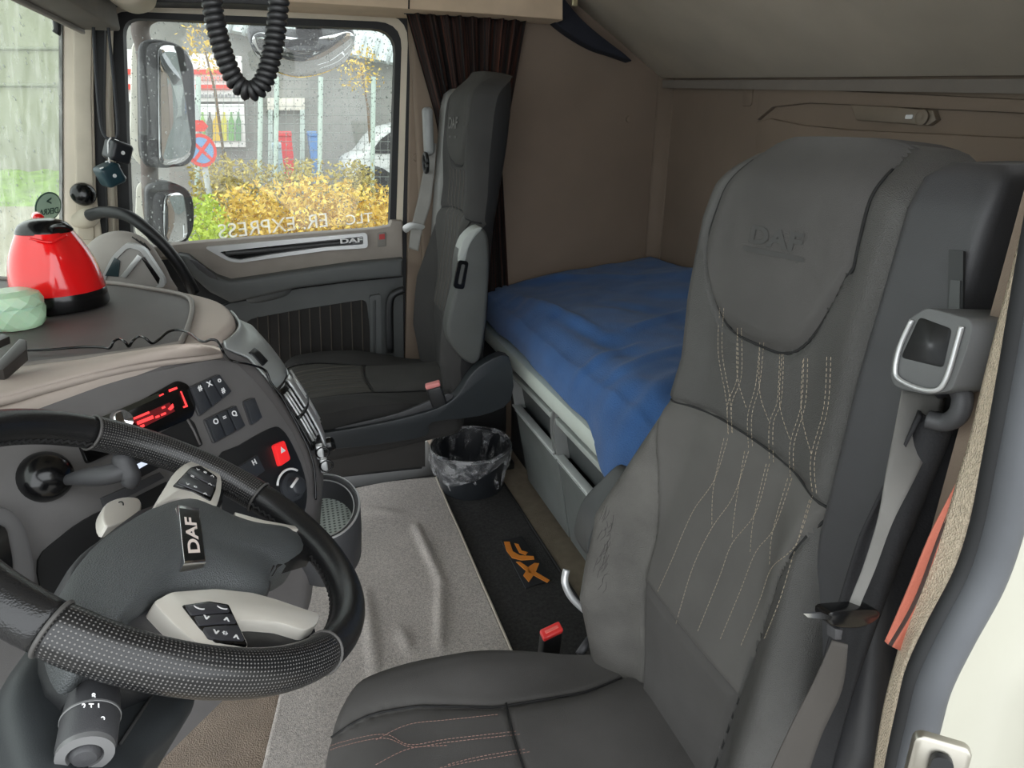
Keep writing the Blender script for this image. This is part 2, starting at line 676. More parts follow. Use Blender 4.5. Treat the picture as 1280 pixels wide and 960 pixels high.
# ---- front pillar, between windscreen and passenger door
ap = empty('wall_front_pillar', (-0.6, 2.36, 0.8), kind='structure')
tag(ap, 'cream front pillar between windscreen and passenger window', 'pillar')
YA = 2.36
plate('pillar_trim', [at(x, y, Y=YA) for x, y in ((77, -60), (118, -60), (117, 120), (120, 240), (128, 300), (128, 345), (92, 345), (78, 300), (76, 120))], (0.2, -1, 0), 0.12, 0.008, cream, ap)
plate('pillar_edge', [at(x, y, Y=YA - 0.008) for x, y in ((90, -60), (116, -60), (114, 120), (117, 240), (118, 300), (96, 300), (92, 120))], (0.2, -1, 0), 0.02, 0.006, mat('cream_trim_inner', lin(186, 176, 160), 0.6), ap)
plate('windscreen_seal', [at(x, y, Y=YA - 0.004) for x, y in ((73, -60), (78, -60), (78, 300), (74, 300))], (0, -1, 0), 0.05, 0.0, rubber, ap)
plate('door_seal', [at(x, y, Y=YA + 0.02) for x, y in ((113, -20), (132, -20), (129, 130), (133, 300), (135, 345), (120, 345), (116, 200))], (0, -1, 0), 0.04, 0.004, rubber, ap)
plate('door_edge', [at(x, y, Y=YA + 0.05) for x, y in ((128, 10), (140, 10), (136, 130), (139, 200), (144, 345), (131, 345), (126, 130))], (0, -1, 0), 0.03, 0.004, cream, ap)
pad('handle_boss', cr([at(x, y, Y=YA - 0.03) for x, y in ((88, 272), (100, 262), (116, 260), (121, 270), (118, 282), (104, 286), (90, 282))], 4, True), (0, -1, 0), 0.05, 0.02, cream, ap)
lathe('pillar_knob', [(0.0, 0.0), (0.032, 0), (0.034, 0.008), (0.03, 0.02), (0.02, 0.028), (0.008, 0.031), (0, 0.031)], at(104, 243, Y=YA - 0.02), black_gl, ap, axis=(0.3, -1, 0.15), seg=24)

# ---- windscreen
ws = empty('window_1', (-0.75, 1.3, 0.9), kind='structure')
tag(ws, 'rain-streaked windscreen beside the front pillar', 'windscreen')
w0, w1 = at(78, 330, Y=2.35), at(78, -60, Y=2.35)
wdir = (w1 - w0) / (w1.z - w0.z)


def wsp(y, z):
    p = w0 + wdir * (z - w0.z)
    return Vector((p.x - 0.30 * math.sin(math.pi * max(0, min(1, (2.35 - y) / 2.2))), y, z))


gl_ws = glass_mat('wet_windscreen_glass', (0.62, 0.66, 0.62), 0.04, haze=0.30, hazecol=(0.82, 0.86, 0.78))
sheet('pane', lambda a, b: wsp(2.35 - 2.15 * a, 0.72 + 1.2 * b), 24, 12, gl_ws, ws)
sheet('lower_seal', lambda a, b: wsp(2.35 - 2.15 * a, 0.80 + 0.05 * b) + Vector((0.012, 0, 0)), 24, 2, rubber, ws, thick=0.01)

# ---- overhead front wall above the windscreen
fw = struct(rbox('wall_front', (-0.72, 1.3, 1.93), (0.6, 2.5, 0.2), 0.02, black_pl))
tag(fw, 'dark front header over the windscreen', 'wall')

# ---- driver side: rear door post
YB = 0.30
bp_ = empty('wall_driver_door_post', (0.47, 0.3, 0), kind='structure')
tag(bp_, 'white painted door post with grey rubber seal behind the driver seat', 'door post')
seal_px = [(1366, 60), (1334, 200), (1308, 330), (1280, 480), (1258, 590), (1243, 660), (1222, 722), (1186, 790), (1160, 845), (1148, 890), (1130, 970), (1110, 1090), (1090, 1200)]
sp3 = cr([at(x, y, Y=YB) for x, y in seal_px], 6)
tube('door_seal', [p + Vector((0, -0.006, 0)) for p in sp3], 0.0135, seal_rubber, bp_, seg=12)
tube('seal_lip', [p + Vector((-0.006, 0.006, 0)) for p in sp3], 0.0085, rubber, bp_, seg=10)
# painted jamb running outward from the seal to the outer skin
def jamb(a, b):
    i = a * (len(sp3) - 1)
    k = min(int(i), len(sp3) - 2)
    p = sp3[k].lerp(sp3[k + 1], i - k)
    dx = 0.004 + 0.05 * sstep(0, 0.25, b) + 0.10 * b
    dy = -0.012 - 0.22 * sstep(0.12, 1, b)
    return p + Vector((dx, dy, 0))


sheet('painted_jamb', jamb, 60, 16, white_paint, bp_, thick=0.004)
# striker near the sill
stk = rrect(at(1172, 962, Y=0.2), (0.75, -0.66, 0), (0.1, 0.1, 1), 0.032, 0.04, 0.006)
st = plate('striker_plate', stk, (-0.66, -0.75, 0), 0.006, 0.002, mat('striker_steel', lin(170, 166, 156), 0.35, metal=0.9), bp_)
plate('striker_slot', rrect(at(1176, 965, Y=0.196), (0.75, -0.66, 0), (0.1, 0.1, 1), 0.012, 0.02, 0.005), (-0.66, -0.75, 0), 0.004, 0.0, black_pl, st)
# woven beige inner post lining
lin_l = cr([at(x, y, Y=0.345) for x, y in ((1325, 120), (1292, 250), (1269, 340), (1235, 471), (1216, 550), (1201, 600), (1186, 650), (1158, 730), (1136, 785), (1122, 830), (1105, 900), (1090, 1000))], 6)
lin_r = cr([at(x, y, Y=0.318) for x, y in ((1350, 120), (1318, 250), (1292, 345), (1258, 475), (1241, 552), (1226, 606), (1212, 660), (1186, 735), (1158, 785), (1136, 830), (1120, 900), (1105, 1000))], 6)


def lining(a, b):
    i = round(a * (len(lin_l) - 1))
    return lin_l[i].lerp(lin_r[i], b)


sheet('post_lining', lining, len(lin_l) - 1, 6, mat('woven_post_lining', lin(206, 190, 168), 0.9, bump=1.0, bs=420, bk='voronoi', vs=200, var=0.12), bp_, thick=0.006)
# sleeper wall on the driver side, closing the cab behind the post
sd = struct(rbox('wall_driver_side', (0.99, 0.36, 0.85), (0.86, 0.06, 2.3), 0.0, wall_mat))
tag(sd, 'beige sleeper side wall behind the driver seat', 'wall')

# ================================================================== PASSENGER DOOR
YD = 2.47
dr = empty('door_1', (0, YD, 0), kind='structure')
tag(dr, 'passenger door with grey trim, silver pull strip and lined map pocket', 'door')
DN = (0, -1, 0)


def dpts(px, Y=YD):
    return [at(x, y, Y=Y) for x, y in px]


def ring_frame(name, outer, inner, Y, thick, m, parent, n=5):
    """frame between two outlines with equal point counts"""
    o3 = [at(x, y, Y=Y) for x, y in outer]
    i3 = [at(x, y, Y=Y) for x, y in inner]
    k = len(o3)
    V, Fc = [], []
    back = Vector((0, thick, 0))
    for L in (o3, i3, [p + back for p in i3], [p + back for p in o3]):
        V += L
    for r in range(4):
        s = (r + 1) % 4
        for j in range(k):
            q = (j + 1) % k
            Fc.append((r * k + j, r * k + q, s * k + q, s * k + j))
    return mk(name, V, Fc, m, parent, smooth=True, angle=40)


def rounded(px, rad, k=5):
    """round the corners of a pixel polygon"""
    P = [Vector((x, y)) for x, y in px]
    out = []
    n = len(P)
    for i in range(n):
        a, b, c = P[i - 1], P[i], P[(i + 1) % n]
        r = rad[i] if hasattr(rad, '__len__') else rad
        u = (a - b)
        v = (c - b)
        ra = min(r, u.length * 0.49)
        rb = min(r, v.length * 0.49)
        p0, p2 = b + u.normalized() * ra, b + v.normalized() * rb
        for t in lsp(0, 1, k + 1):
            out.append(((1 - t) ** 2) * p0 + 2 * t * (1 - t) * b + t * t * p2)
    return [(p.x, p.y) for p in out]


g_in = rounded([(153, 22), (495, 37), (487, 288), (164, 314)], [22, 30, 4, 4])
g_mid = rounded([(136, 13), (503, 28), (495, 294), (150, 322)], [24, 32, 4, 4])
g_out = rounded([(127, 5), (511, 19), (503, 300), (141, 330)], [26, 34, 4, 4])
g_seal = rounded([(117, -4), (520, 9), (513, 470), (128, 480)], [28, 36, 4, 4])
ring_frame('window_gasket', g_mid, g_in, YD - 0.01, 0.05, rubber, dr)
ring_frame('window_surround', g_out, g_mid, YD - 0.015, 0.04, cream, dr)
ring_frame('door_seal', g_seal, g_out, YD - 0.02, 0.04, rubber, dr)
gl_d = glass_mat('wet_side_glass', (0.62, 0.64, 0.62), 0.04, haze=0.05, hazecol=(0.85, 0.88, 0.85))
pane = mk('pane', dpts(((120, 0), (520, 10), (515, 300), (120, 330)), YD + 0.03), [(0, 1, 2, 3)], gl_d, dr, smooth=False)

# upper trim panel
dgrey = mat('door_dark_grey', lin(84, 86, 86), 0.55, bump=0.15, bs=1000)
up = [(120, 330), (165, 312), (235, 304), (360, 294), (470, 286), (487, 283), (490, 276), (503, 276), (504, 324), (440, 330), (370, 340), (310, 349), (288, 352), (262, 343), (240, 325), (222, 318), (170, 330), (120, 345)]
plate('upper_panel', dpts(up, YD - 0.05), DN, 0.05, 0.006, greige, dr)
# silver pull strip
so = rounded([(254, 309), (400, 296), (459, 291), (460, 310), (410, 313), (345, 322), (298, 329), (284, 326)], [8, 10, 5, 5, 8, 10, 8, 6])
si = rounded([(274, 315), (400, 301), (454, 295.5), (454, 305.5), (405, 309), (340, 318), (300, 325), (287, 323)], [3, 4, 2, 2, 4, 4, 3, 3])
strip = ring_frame('pull_strip', so, si, YD - 0.064, 0.02, silver, dr)
plate('pull_slot', dpts(si, YD - 0.053), DN, 0.004, 0, black_gl, strip)
tube('pull_handle', cr(dpts(((282, 317), (330, 313), (400, 306), (440, 302)), YD - 0.06), 5), 0.0075, charcoal, strip, seg=8)
text('pull_lettering', 'DAF', at(439, 301, Y=YD - 0.067), at(449, 300.2, Y=YD - 0.067) - at(429, 301.8, Y=YD - 0.067), (0, 0, 1), 0.022, 0.0005, white_mark, strip, bold=0.0008, sx=1.9)
# lock indicator
lk = plate('lock_indicator', dpts(rounded([(472, 291), (483, 290), (483, 308), (472, 309)], 2), YD - 0.053), DN, 0.004, 0.001, mat('lock_grey', lin(120, 116, 110), 0.5), dr)
plate('lock_red', dpts([(474, 293), (481, 292.4), (481, 299), (474, 299.6)], YD - 0.055), DN, 0.002, 0.0, mat('lock_red', lin(170, 50, 48), 0.4), lk)
# dark arm rest moulding
arm = [(222, 318), (234, 320), (252, 334), (270, 346), (288, 352), (310, 349), (370, 340), (440, 330), (504, 324), (504, 346), (440, 352), (370, 361), (315, 374), (288, 379), (262, 366), (238, 345)]
plate('arm_rest', dpts(arm, YD - 0.10), DN, 0.10, 0.018, dgrey, dr, seg=4)
plate('arm_rest_groove', dpts([(236, 324), (246, 326), (266, 342), (272, 350), (262, 347), (248, 337)], YD - 0.102), DN, 0.004, 0.001, charcoal, dr)
# lower panel with pocket
lowp = [(288, 379), (315, 374), (370, 361), (440, 352), (504, 346), (506, 520), (250, 520), (240, 400)]
plate('lower_panel', dpts(lowp, YD - 0.06), DN, 0.06, 0.004, mat('door_low_grey', lin(78, 80, 80), 0.6, bump=0.15, bs=1000), dr)
pk = rounded([(305, 400), (380, 386), (458, 374), (466, 440), (466, 520), (300, 520)], [14, 4, 8, 4, 4, 4])
pocket = plate('map_pocket', dpts(pk, YD - 0.062), DN, 0.01, 0.003, mat('pocket_fabric', lin(38, 36, 35), 0.9, bump=0.5, bs=600), dr)
for k in range(11):
    x = 322 + k * 13
    tube('pocket_rib', dpts([(x, 398 - (x - 310) * 0.16), (x + 3, 470)], YD - 0.063), 0.0022, mat('pocket_rib_cloth', lin(74, 68, 62), 0.9), pocket, seg=6)
pad('grab_recess', cr(dpts([(308, 368), (330, 362), (352, 357), (365, 358), (360, 368), (345, 374), (320, 379), (309, 377)], YD - 0.066), 4, True), DN, 0.01, 0.012, dgrey, dr)
ring_frame('pocket_frame', rounded([(462, 370), (476, 368), (478, 500), (464, 500)], 3), rounded([(466, 376), (470, 375), (471, 495), (467, 495)], 1), YD - 0.075, 0.02, dgrey, dr)
tube('door_end_tube', cr(dpts([(488, 440), (487, 390), (490, 370), (505, 362)], YD - 0.12), 5), 0.014, black_pl, dr, seg=10)

# front grab handle between pillar and dashboard
gb = tube('grab_handle', cr([at(112, 269, Y=2.30), at(132, 265, Y=2.26), at(160, 270, Y=2.22), at(186, 289, Y=2.2), at(210, 313, Y=2.19), at(228, 338, Y=2.2), at(243, 365, Y=2.22)], 7), 0.017, black_pl, None, seg=14)
tag(gb, 'curved black grab handle bolted to the cream front pillar', 'grab handle')

# decals on the outside of the window, reading from the street
txd = at(288, 303, Y=YD + 0.026) - at(405, 289.5, Y=YD + 0.026)
frost = glass_mat('frosted_lettering', (1, 1, 1), 0.02, haze=1.0, hazecol=(0.95, 0.94, 0.9))
text('window_lettering', 'ER. EXPRESS', at(343, 283, Y=YD + 0.026), txd, (0, 0, 1), 0.07, 0.0004, frost, dr, bold=0.0, sx=1.0)
text('window_lettering', 'TLC', at(449, 274, Y=YD + 0.026), txd, (0, 0, 1), 0.05, 0.0004, frost, dr, sx=1.1)


# rain drops on the panes
def drops(name, samp, n, nrm, rmin, rmax, m, parent):
    bm = bmesh.new()
    bmesh.ops.create_icosphere(bm, subdivisions=1, radius=1)
    bv = np.array([v.co[:] for v in bm.verts])
    bf = np.array([[v.index for v in f.verts] for f in bm.faces])
    bm.free()
    V, Fc = [], []
    nrm = np.array(nrm)
    for i in range(n):
        p = np.array(samp())
        r = rmin + (rmax - rmin) * rng.random() ** 3
        s = bv * np.array([r, r, r * (1 + 0.6 * rng.random())])
        d = s @ nrm
        s = s - np.outer(d * 0.55, nrm)
        Fc.append(bf + len(V) * 12)
        V.append(s + p)
    o = mk(name, np.concatenate(V), np.concatenate(Fc).tolist(), m, parent)
    o['kind'] = 'stuff'
    return o


drop_m = glass_mat('rain_drop', (0.75, 0.77, 0.75), 0.20, haze=0.30, hazecol=(0.95, 0.97, 0.95))


def dsamp():
    while True:
        x, y = rng.uniform(150, 495), rng.uniform(25, 305)
        # the upwind half of the pane caught more rain
        if rng.random() < 0.25 + 0.75 * sstep(180, 420, x):
            return at(x, y, Y=YD + 0.033)[:]


drops('rain_drops', dsamp, 4600, (0, 1, 0), 0.0009, 0.0032, drop_m, dr)


def wsamp():
    y = rng.uniform(1.9, 2.34)
    z = rng.uniform(0.9, 1.75)
    return (wsp(y, z) + Vector((-0.004, 0, 0)))[:]


drops('rain_drops', wsamp, 900, (1, 0, 0.15), 0.0012, 0.005, drop_m, ws)
# inspection sticker on the windscreen
stp = [wsp(2.24, 1.0)]
sk_c = None
_tan = (wsp(2.27, 1.0) - wsp(2.21, 1.0)).normalized()
_n = _tan.cross(Vector((wdir.x, 0, 1))).normalized()
_n = _n if _n.x > 0 else -_n
for yy in lsp(2.0, 2.34, 60):
    q = onp(59, 258, wsp(yy, 1.0), _n)
    if abs(q.y - yy) < 0.01:
        sk_c = q
        break
sk_c = sk_c or onp(59, 258, wsp(2.25, 1.0), _n)
sk_u = _tan
sk_v = Vector((wdir.x, 0, 1)).normalized()
stk_o = [sk_c + sk_u * (0.052 * math.cos(a)) + sk_v * (0.042 * math.sin(a) + 0.0) + _n * 0.004 for a in lsp(0, 2 * math.pi, 28, endpoint=False)]
stq = plate('inspection_sticker', stk_o, _n, 0.0015, 0, mat('sticker_dark', lin(60, 92, 80), 0.5), ws)
plate('sticker_field', [sk_c + (p - sk_c) * 0.9 + _n * 0.001 for p in stk_o], _n, 0.0015, 0, mat('sticker_green', lin(176, 206, 186), 0.5), stq)
text('sticker_lettering', 'DEKRA', sk_c + _n * 0.006 - sk_v * 0.014, -sk_u, sk_v, 0.024, 0.0003, mat('sticker_dark', (0, 0, 0)), stq, bold=0.0004)
text('sticker_mark', '>', sk_c + _n * 0.006 + sk_v * 0.015, -sk_u, sk_v, 0.034, 0.0003, mat('sticker_dark', (0, 0, 0)), stq, bold=0.001)
# ================================================================== SEATS
class Seat:
    """suspension seat facing the windscreen (-X); m = +1 when the belt post is on the driver-door side"""

    def __init__(s, root, x0, y0, z0, rec, m, bol=1.0):
        s.root, s.x0, s.y0, s.z0, s.m = root, x0, y0, z0, m
        s.sr, s.cr = math.sin(rec), math.cos(rec)
        s.bol = bol

    def W(s, x, y, z):
        return Vector((s.x0 + x, s.y0 + s.m * y, s.z0 + z))

    # ---- backrest front surface
    def hw(s, h):
        return interp(h, [-0.05, 0.1, 0.28, 0.4, 0.5, 0.6, 0.82, 0.87, 0.895, 0.915, 0.93, 0.938], [0.245, 0.266, 0.264, 0.228, 0.198, 0.19, 0.192, 0.188, 0.178, 0.158, 0.125, 0.09])

    def wU(s, h):
        return interp(h, [0.0, 0.80, 0.86, 0.94], [0.135, 0.135, 0.128, 0.112])

    def hU(s, y):
        return 0.672 + 0.13 * min(1.6, (abs(y - 0.010) / 0.133) ** 4)

    def hS(s, y):
        return 0.543 - 0.55 * y * y

    def yi(s, h):
        return interp(h, [0.0, 0.1, 0.2, 0.3, 0.42, 0.54], [0.10, 0.115, 0.13, 0.133, 0.15, 0.185])

    def front(s, u, h):
        """x offset of the front face for u in -1..1"""
        w = s.hw(h)
        y = u * w
        a = abs(u)
        b = s.bol * interp(h, [-0.05, 0.1, 0.28, 0.42, 0.52, 0.6, 0.7, 0.82, 0.93], [0.045, 0.085, 0.08, 0.045, 0.018, 0.012, 0.018, 0.016, 0.0])
        x = -b * sstep(0.45, 0.88, a)
        if a > 0.78:
            x += 0.055 * (1 - math.sqrt(max(0.0, 1 - ((a - 0.78) / 0.22) ** 2)))
        x += 0.05 * sstep(0.84, 0.938, h) ** 2
        x -= 0.02 * math.exp(-((h - 0.2) / 0.12) ** 2) * (1 - a * a)
        x -= 0.018 * sstep(0.6, 0.75, h) * (1 - a ** 2)
        g = 0.0
        if h > 0.55:
            yu, wu = abs(y - 0.010), s.wU(h)
            d = min(abs(h - s.hU(y)) if yu < wu + 0.002 else 9, abs(yu - wu) if h > 0.79 else 9)
            g = max(g, 0.008 * math.exp(-(d / 0.006) ** 2))
            if yu < wu and h > s.hU(y):
                x -= 0.008 * sstep(0, 0.03, min(h - s.hU(y), wu - yu))
        d = abs(h - s.hS(y))
        g = max(g, 0.007 * math.exp(-(d / 0.006) ** 2))
        if h < s.hS(y):
            d = abs(abs(y) - s.yi(h))
            g = max(g, 0.007 * math.exp(-(d / 0.006) ** 2))
            if abs(y) < s.yi(h):
                d = abs(h - 0.205)
                g = max(g, 0.006 * math.exp(-(d / 0.006) ** 2))
                x -= 0.006 * sstep(0, 0.03, s.hS(y) - h) * (1 if h > 0.205 else 0.6)
        return x + g

    def bp(s, y, h, lift=0.0):
        w = s.hw(h)
        x = s.front(max(-1, min(1, y / w)), h) - lift
        return s.W(x * s.cr + h * s.sr, y, h * s.cr - x * s.sr)

    def back(s, mats, shell):
        NU, NH = 110, 150
        hs = lsp(-0.05, 0.80, 120) + lsp(0.806, 0.938, 30)
        V, cls = [], {}
        nb = 14
        ring = NU + 1 + nb
        for h in hs:
            w = s.hw(h)
            for i in range(NU + 1):
                u = -1 + 2 * i / NU
                x = s.front(u, h)
                V.append(s.W(x * s.cr + h * s.sr, u * w, h * s.cr - x * s.sr))
            D = 0.085 + 0.03 * sstep(0.3, 0.8, h)
            for j in range(nb):
                u = 1 - 2 * j / (nb - 1)
                x = D - 0.03 * abs(u) ** 4
                V.append(s.W(x * s.cr + h * s.sr, u * w * 0.97, h * s.cr - x * s.sr))
        F = {k: [] for k in ('headrest_panel', 'shoulder_panel', 'centre_panel', 'lumbar_panel', 'outer_bolster', 'inner_bolster', 'back_shell')}
        for r in range(len(hs) - 1):
            h = 0.5 * (hs[r] + hs[r + 1])
            w = s.hw(h)
            for i in range(ring):
                k = (i + 1) % ring
                f = (r * ring + i, r * ring + k, (r + 1) * ring + k, (r + 1) * ring + i)
                if i < NU:
                    y = (-1 + 2 * (i + 0.5) / NU) * w
                    if abs(y - 0.010) < s.wU(h) and h > s.hU(y):
                        c = 'headrest_panel'
                    elif h > s.hS(y):
                        c = 'shoulder_panel'
                    elif abs(y) < s.yi(h):
                        c = 'centre_panel' if h > 0.205 else 'lumbar_panel'
                    else:
                        c = 'outer_bolster' if y < 0 else 'inner_bolster'
                else:
                    c = 'back_shell'
                F[c].append(f)
        t0 = (len(hs) - 1) * ring
        F['back_shell'].append(tuple(range(t0, t0 + ring)))
        F['back_shell'].append(tuple(range(ring - 1, -1, -1)))
        objs = []
        for name, fs in F.items():
            used = sorted({i for f in fs for i in f})
            mp = {v: i for i, v in enumerate(used)}
            o = mk(name, [V[i] for i in used], [[mp[i] for i in f] for f in fs], mats.get(name, shell), s.root)
            objs.append(o)
        return objs

    def back_seams(s, m, r=0.0022):
        c = s.root
        tube('seam', [s.bp(0.01 + sg * s.wU(h), h, 0.0012) for sg, h in [(-1, h) for h in lsp(0.905, 0.80, 14)]] + [s.bp(y, s.hU(y), 0.002) for y in lsp(-0.120, 0.140, 50)] + [s.bp(0.01 + s.wU(h), h, 0.0012) for h in lsp(0.80, 0.905, 14)], r, m, c, seg=6)
        for sg in (-1, 1):
            tube('seam', [s.bp(sg * s.yi(h), h, 0.0008) for h in lsp(-0.03, s.hS(0.18), 30)], r, m, c, seg=6)
        tube('seam', [s.bp(y, s.hS(y), 0.0008) for y in lsp(-0.195, 0.195, 40)], r, m, c, seg=6)
        tube('seam', [s.bp(y, 0.205, 0.0) for y in lsp(-0.125, 0.125, 20)], r * 0.8, m, c, seg=6)

    # ---- cushion
    def ctop(s, x, y):
        """height of the cushion top; x from -0.56 (front) to 0.02"""
        a = abs(y)
        z = 0.022 * sstep(0.13, 0.22, a) * sstep(-0.05, -0.3, x) - 0.03 * sstep(0.235, 0.29, a)
        z += 0.012 * math.exp(-((x + 0.38) / 0.14) ** 2) - 0.025 * sstep(-0.3, -0.02, x) * sstep(0.05, 0.2, a)
        z -= 0.05 * sstep(-0.43, -0.58, x) ** 2
        g = 0.0
        yb = interp(x, [-0.56, -0.4, -0.27, -0.1, 0.02], [0.185, 0.165, 0.132, 0.128, 0.15])
        g = max(g, 0.006 * math.exp(-((a - yb) / 0.006) ** 2))
        if a < yb:
            xs = s.xs(y)
            g = max(g, 0.006 * math.exp(-((x - xs) / 0.006) ** 2))
            z += 0.006 * sstep(0, 0.03, yb - a)
        return z - g

    def xs(s, y):
        return -0.262 + 1.2 * y * y * 0.6

    def yb(s, x):
        return interp(x, [-0.56, -0.4, -0.27, -0.1, 0.02], [0.185, 0.165, 0.132, 0.128, 0.15])

    def cp(s, x, y, lift=0.0):
        return s.W(x, y, s.ctop(x, y) + lift)

    def cushion(s, mats, depth=0.13):
        # plan outline with a large front radius
        out = []
        def corner(cx, cy, r, a0, a1, k):
            for a in lsp(a0, a1, k):
                out.append((cx + r * math.cos(math.radians(a)), cy + r * math.sin(math.radians(a))))
        corner(-0.10, 0.16, 0.12, 90, 0, 10) if False else None
        corner(-0.40, 0.125, 0.165, 90, 180, 22)
        corner(-0.40, -0.125, 0.165, 180, 270, 22)
        out.append((-0.24, -0.272))
        corner(-0.03, -0.17, 0.06, 270, 360, 8)
        corner(-0.03, 0.17, 0.06, 0, 90, 8)
        out.append((-0.24, 0.272))
        # resample evenly
        P = [Vector((a, b, 0)) for a, b in out]
        P.append(P[0])
        L = [0]
        for a, b in zip(P, P[1:]):
            L.append(L[-1] + (b - a).length)
        N = 150
        R = []
        for k in range(N):
            t = L[-1] * k / N
            i = max(j for j in range(len(L)) if L[j] <= t + 1e-12)
            i = min(i, len(P) - 2)
            R.append(P[i].lerp(P[i + 1], (t - L[i]) / max(1e-9, L[i + 1] - L[i])))
        c = Vector((-0.22, 0, 0))
        prof = [(0.955, -depth), (0.985, -depth + 0.02), (1.0, -depth * 0.6), (1.0, -0.055), (0.995, -0.035), (0.985, -0.02), (0.97, -0.008), (0.945, None)]
        prof += [(k, None) for k in lsp(0.93, 0.02, 62)]
        rings = []
        for k, z in prof:
            ring = []
            for p in R:
                q = c + (p - c) * k
                zz = s.ctop(q.x, q.y) if z is None else z + (s.ctop(c.x + (p.x - c.x) * 0.945, c.y + (p.y - c.y) * 0.945) if z > -0.06 else 0)
                ring.append(s.W(q.x, q.y, zz))
            rings.append((ring, k, z))
        V = []
        for r in rings:
            V += r[0]
        F = {k: [] for k in ('cushion_insert', 'cushion_rear_panel', 'cushion_bolster', 'cushion_side')}
        for r in range(len(rings) - 1):
            for i in range(N):
                j = (i + 1) % N
                f = (r * N + i, r * N + j, (r + 1) * N + j, (r + 1) * N + i)
                if rings[r][2] is not None:
                    nm = 'cushion_side'
                else:
                    q = c + (R[i] - c) * rings[r][1]
                    if abs(q.y) > s.yb(q.x):
                        nm = 'cushion_bolster'
                    else:
                        nm = 'cushion_insert' if q.x < s.xs(q.y) else 'cushion_rear_panel'
                F[nm].append(f)
        b = (len(rings) - 1) * N
        F['cushion_rear_panel'].append(tuple(range(b, b + N)))
        F['cushion_side'].append(tuple(range(N - 1, -1, -1)))
        objs = []
        for name, fs in F.items():
            used = sorted({i for f in fs for i in f})
            mp = {v: i for i, v in enumerate(used)}
            objs.append(mk(name, [V[i] for i in used], [[mp[i] for i in f] for f in fs], mats[name], s.root))
        return objs

    def cushion_seams(s, m, r=0.002):
        for sg in (-1, 1):
            tube('seam', [s.cp(x, sg * s.yb(x), 0.004) for x in lsp(-0.545, -0.02, 40)], r, m, s.root, seg=6)
        tube('seam', [s.cp(s.xs(y), y, 0.004) for y in lsp(-0.135, 0.135, 30)], r, m, s.root, seg=6)


# ------------------------------------------------------------------ driver seat
ds = empty('driver_seat', (0.3, 0.69, -0.01), 'charcoal fabric driver seat with worn inner bolster and tan stitching', 'seat')
S = Seat(ds, 0.51, 0.69, 0.31, math.radians(6), 1)
dback = S.back({'headrest_panel': fabric, 'shoulder_panel': leather, 'centre_panel': fabric2, 'lumbar_panel': fabric, 'outer_bolster': leather, 'inner_bolster': worn}, black_pl)
S.back_seams(seam_dark, 0.0022)
dcush = S.cushion({'cushion_insert': fabric, 'cushion_rear_panel': fabric, 'cushion_bolster': fabric, 'cushion_side': fabric}, 0.16)
S.cushion_seams(seam_dark)
tb_ = bvh(*[o for o in dback])
tc_ = bvh(*[o for o in dcush])
# stitched honeycomb lines: upper panel
for k, (a, b_, c_, d_) in enumerate([((900, 385), (898, 440), (908, 500), (910, 545)), ((922, 410), (922, 470), (910, 505), (911, 545)), ((950, 428), (945, 480), (935, 520), (936, 562)), ((975, 440), (972, 500), (962, 530), (962, 578)), ((1005, 448), (1002, 505), (988, 555), (988, 596)), ((1034, 446), (1030, 510), (1014, 572), (1016, 618))]):
    seam('stitching', (a, b_, c_, d_), tb_, 0.0005, thread, ds, n=8, lift=0.0004, dash=(0.004, 0.0025))
    seam('stitching', tuple((x + 5, y) for x, y in (a, b_, c_, d_)), tb_, 0.0005, thread, ds, n=8, lift=0.0004, dash=(0.004, 0.0025))
for x0, y0, x1, y1, x2, y2 in ((922, 412, 922, 470, 934, 512), (950, 430, 950, 490, 962, 528), (978, 442, 975, 505, 988, 550), (1004, 450, 1002, 515, 1015, 570)):
    seam('stitching', ((x0, y0), (x1, y1), (x2, y2)), tb_, 0.0005, thread, ds, n=8, lift=0.0004, dash=(0.004, 0.0025))
# lower centre panel
for pl in (((910, 548), (893, 600), (866, 640), (840, 700), (822, 740)), ((936, 564), (917, 620), (890, 660), (866, 710), (845, 780)), ((962, 580), (945, 640), (915, 680), (900, 720), (872, 790)), ((990, 598), (968, 660), (945, 690), (925, 740), (900, 800)), ((1016, 620), (995, 680), (965, 710), (950, 750), (925, 810)), ((1012, 625), (990, 700), (975, 750), (955, 800))):
    seam('stitching', pl, tb_, 0.0005, thread, ds, n=10, lift=0.0004, dash=(0.004, 0.0025))
for pl in (((905, 548), (892, 610), (890, 660)), ((931, 564), (920, 630), (915, 675)), ((958, 580), (942, 650), (938, 690)), ((985, 598), (966, 665), (962, 710))):
    seam('stitching', pl, tb_, 0.0005, thread, ds, n=10, lift=0.0004, dash=(0.004, 0.0025))
# embroidered mark on the headrest panel
emb = mat('embroidered_mark', lin(62, 61, 60), 0.6)
hp = [stick(tb_, x, y, 0.001) for x, y in ((930, 307), (1006, 322), (1006, 328), (930, 313))]
ribbon_b = sheet('headrest_bar', lambda a, b: stick(tb_, 930 + 76 * a, 307 + 15 * a + 6 * b, 0.0014), 20, 3, emb, ds)
hx = (stick(tb_, 1008, 305) - stick(tb_, 930, 290))
drape(text('headrest_lettering', 'DAF', stick(tb_, 968, 299, 0.0012), hx, (0.1, 0, 1), 0.03, 0.0, emb, ds, bold=0.001, sx=1.7), tb_, 0.0014)
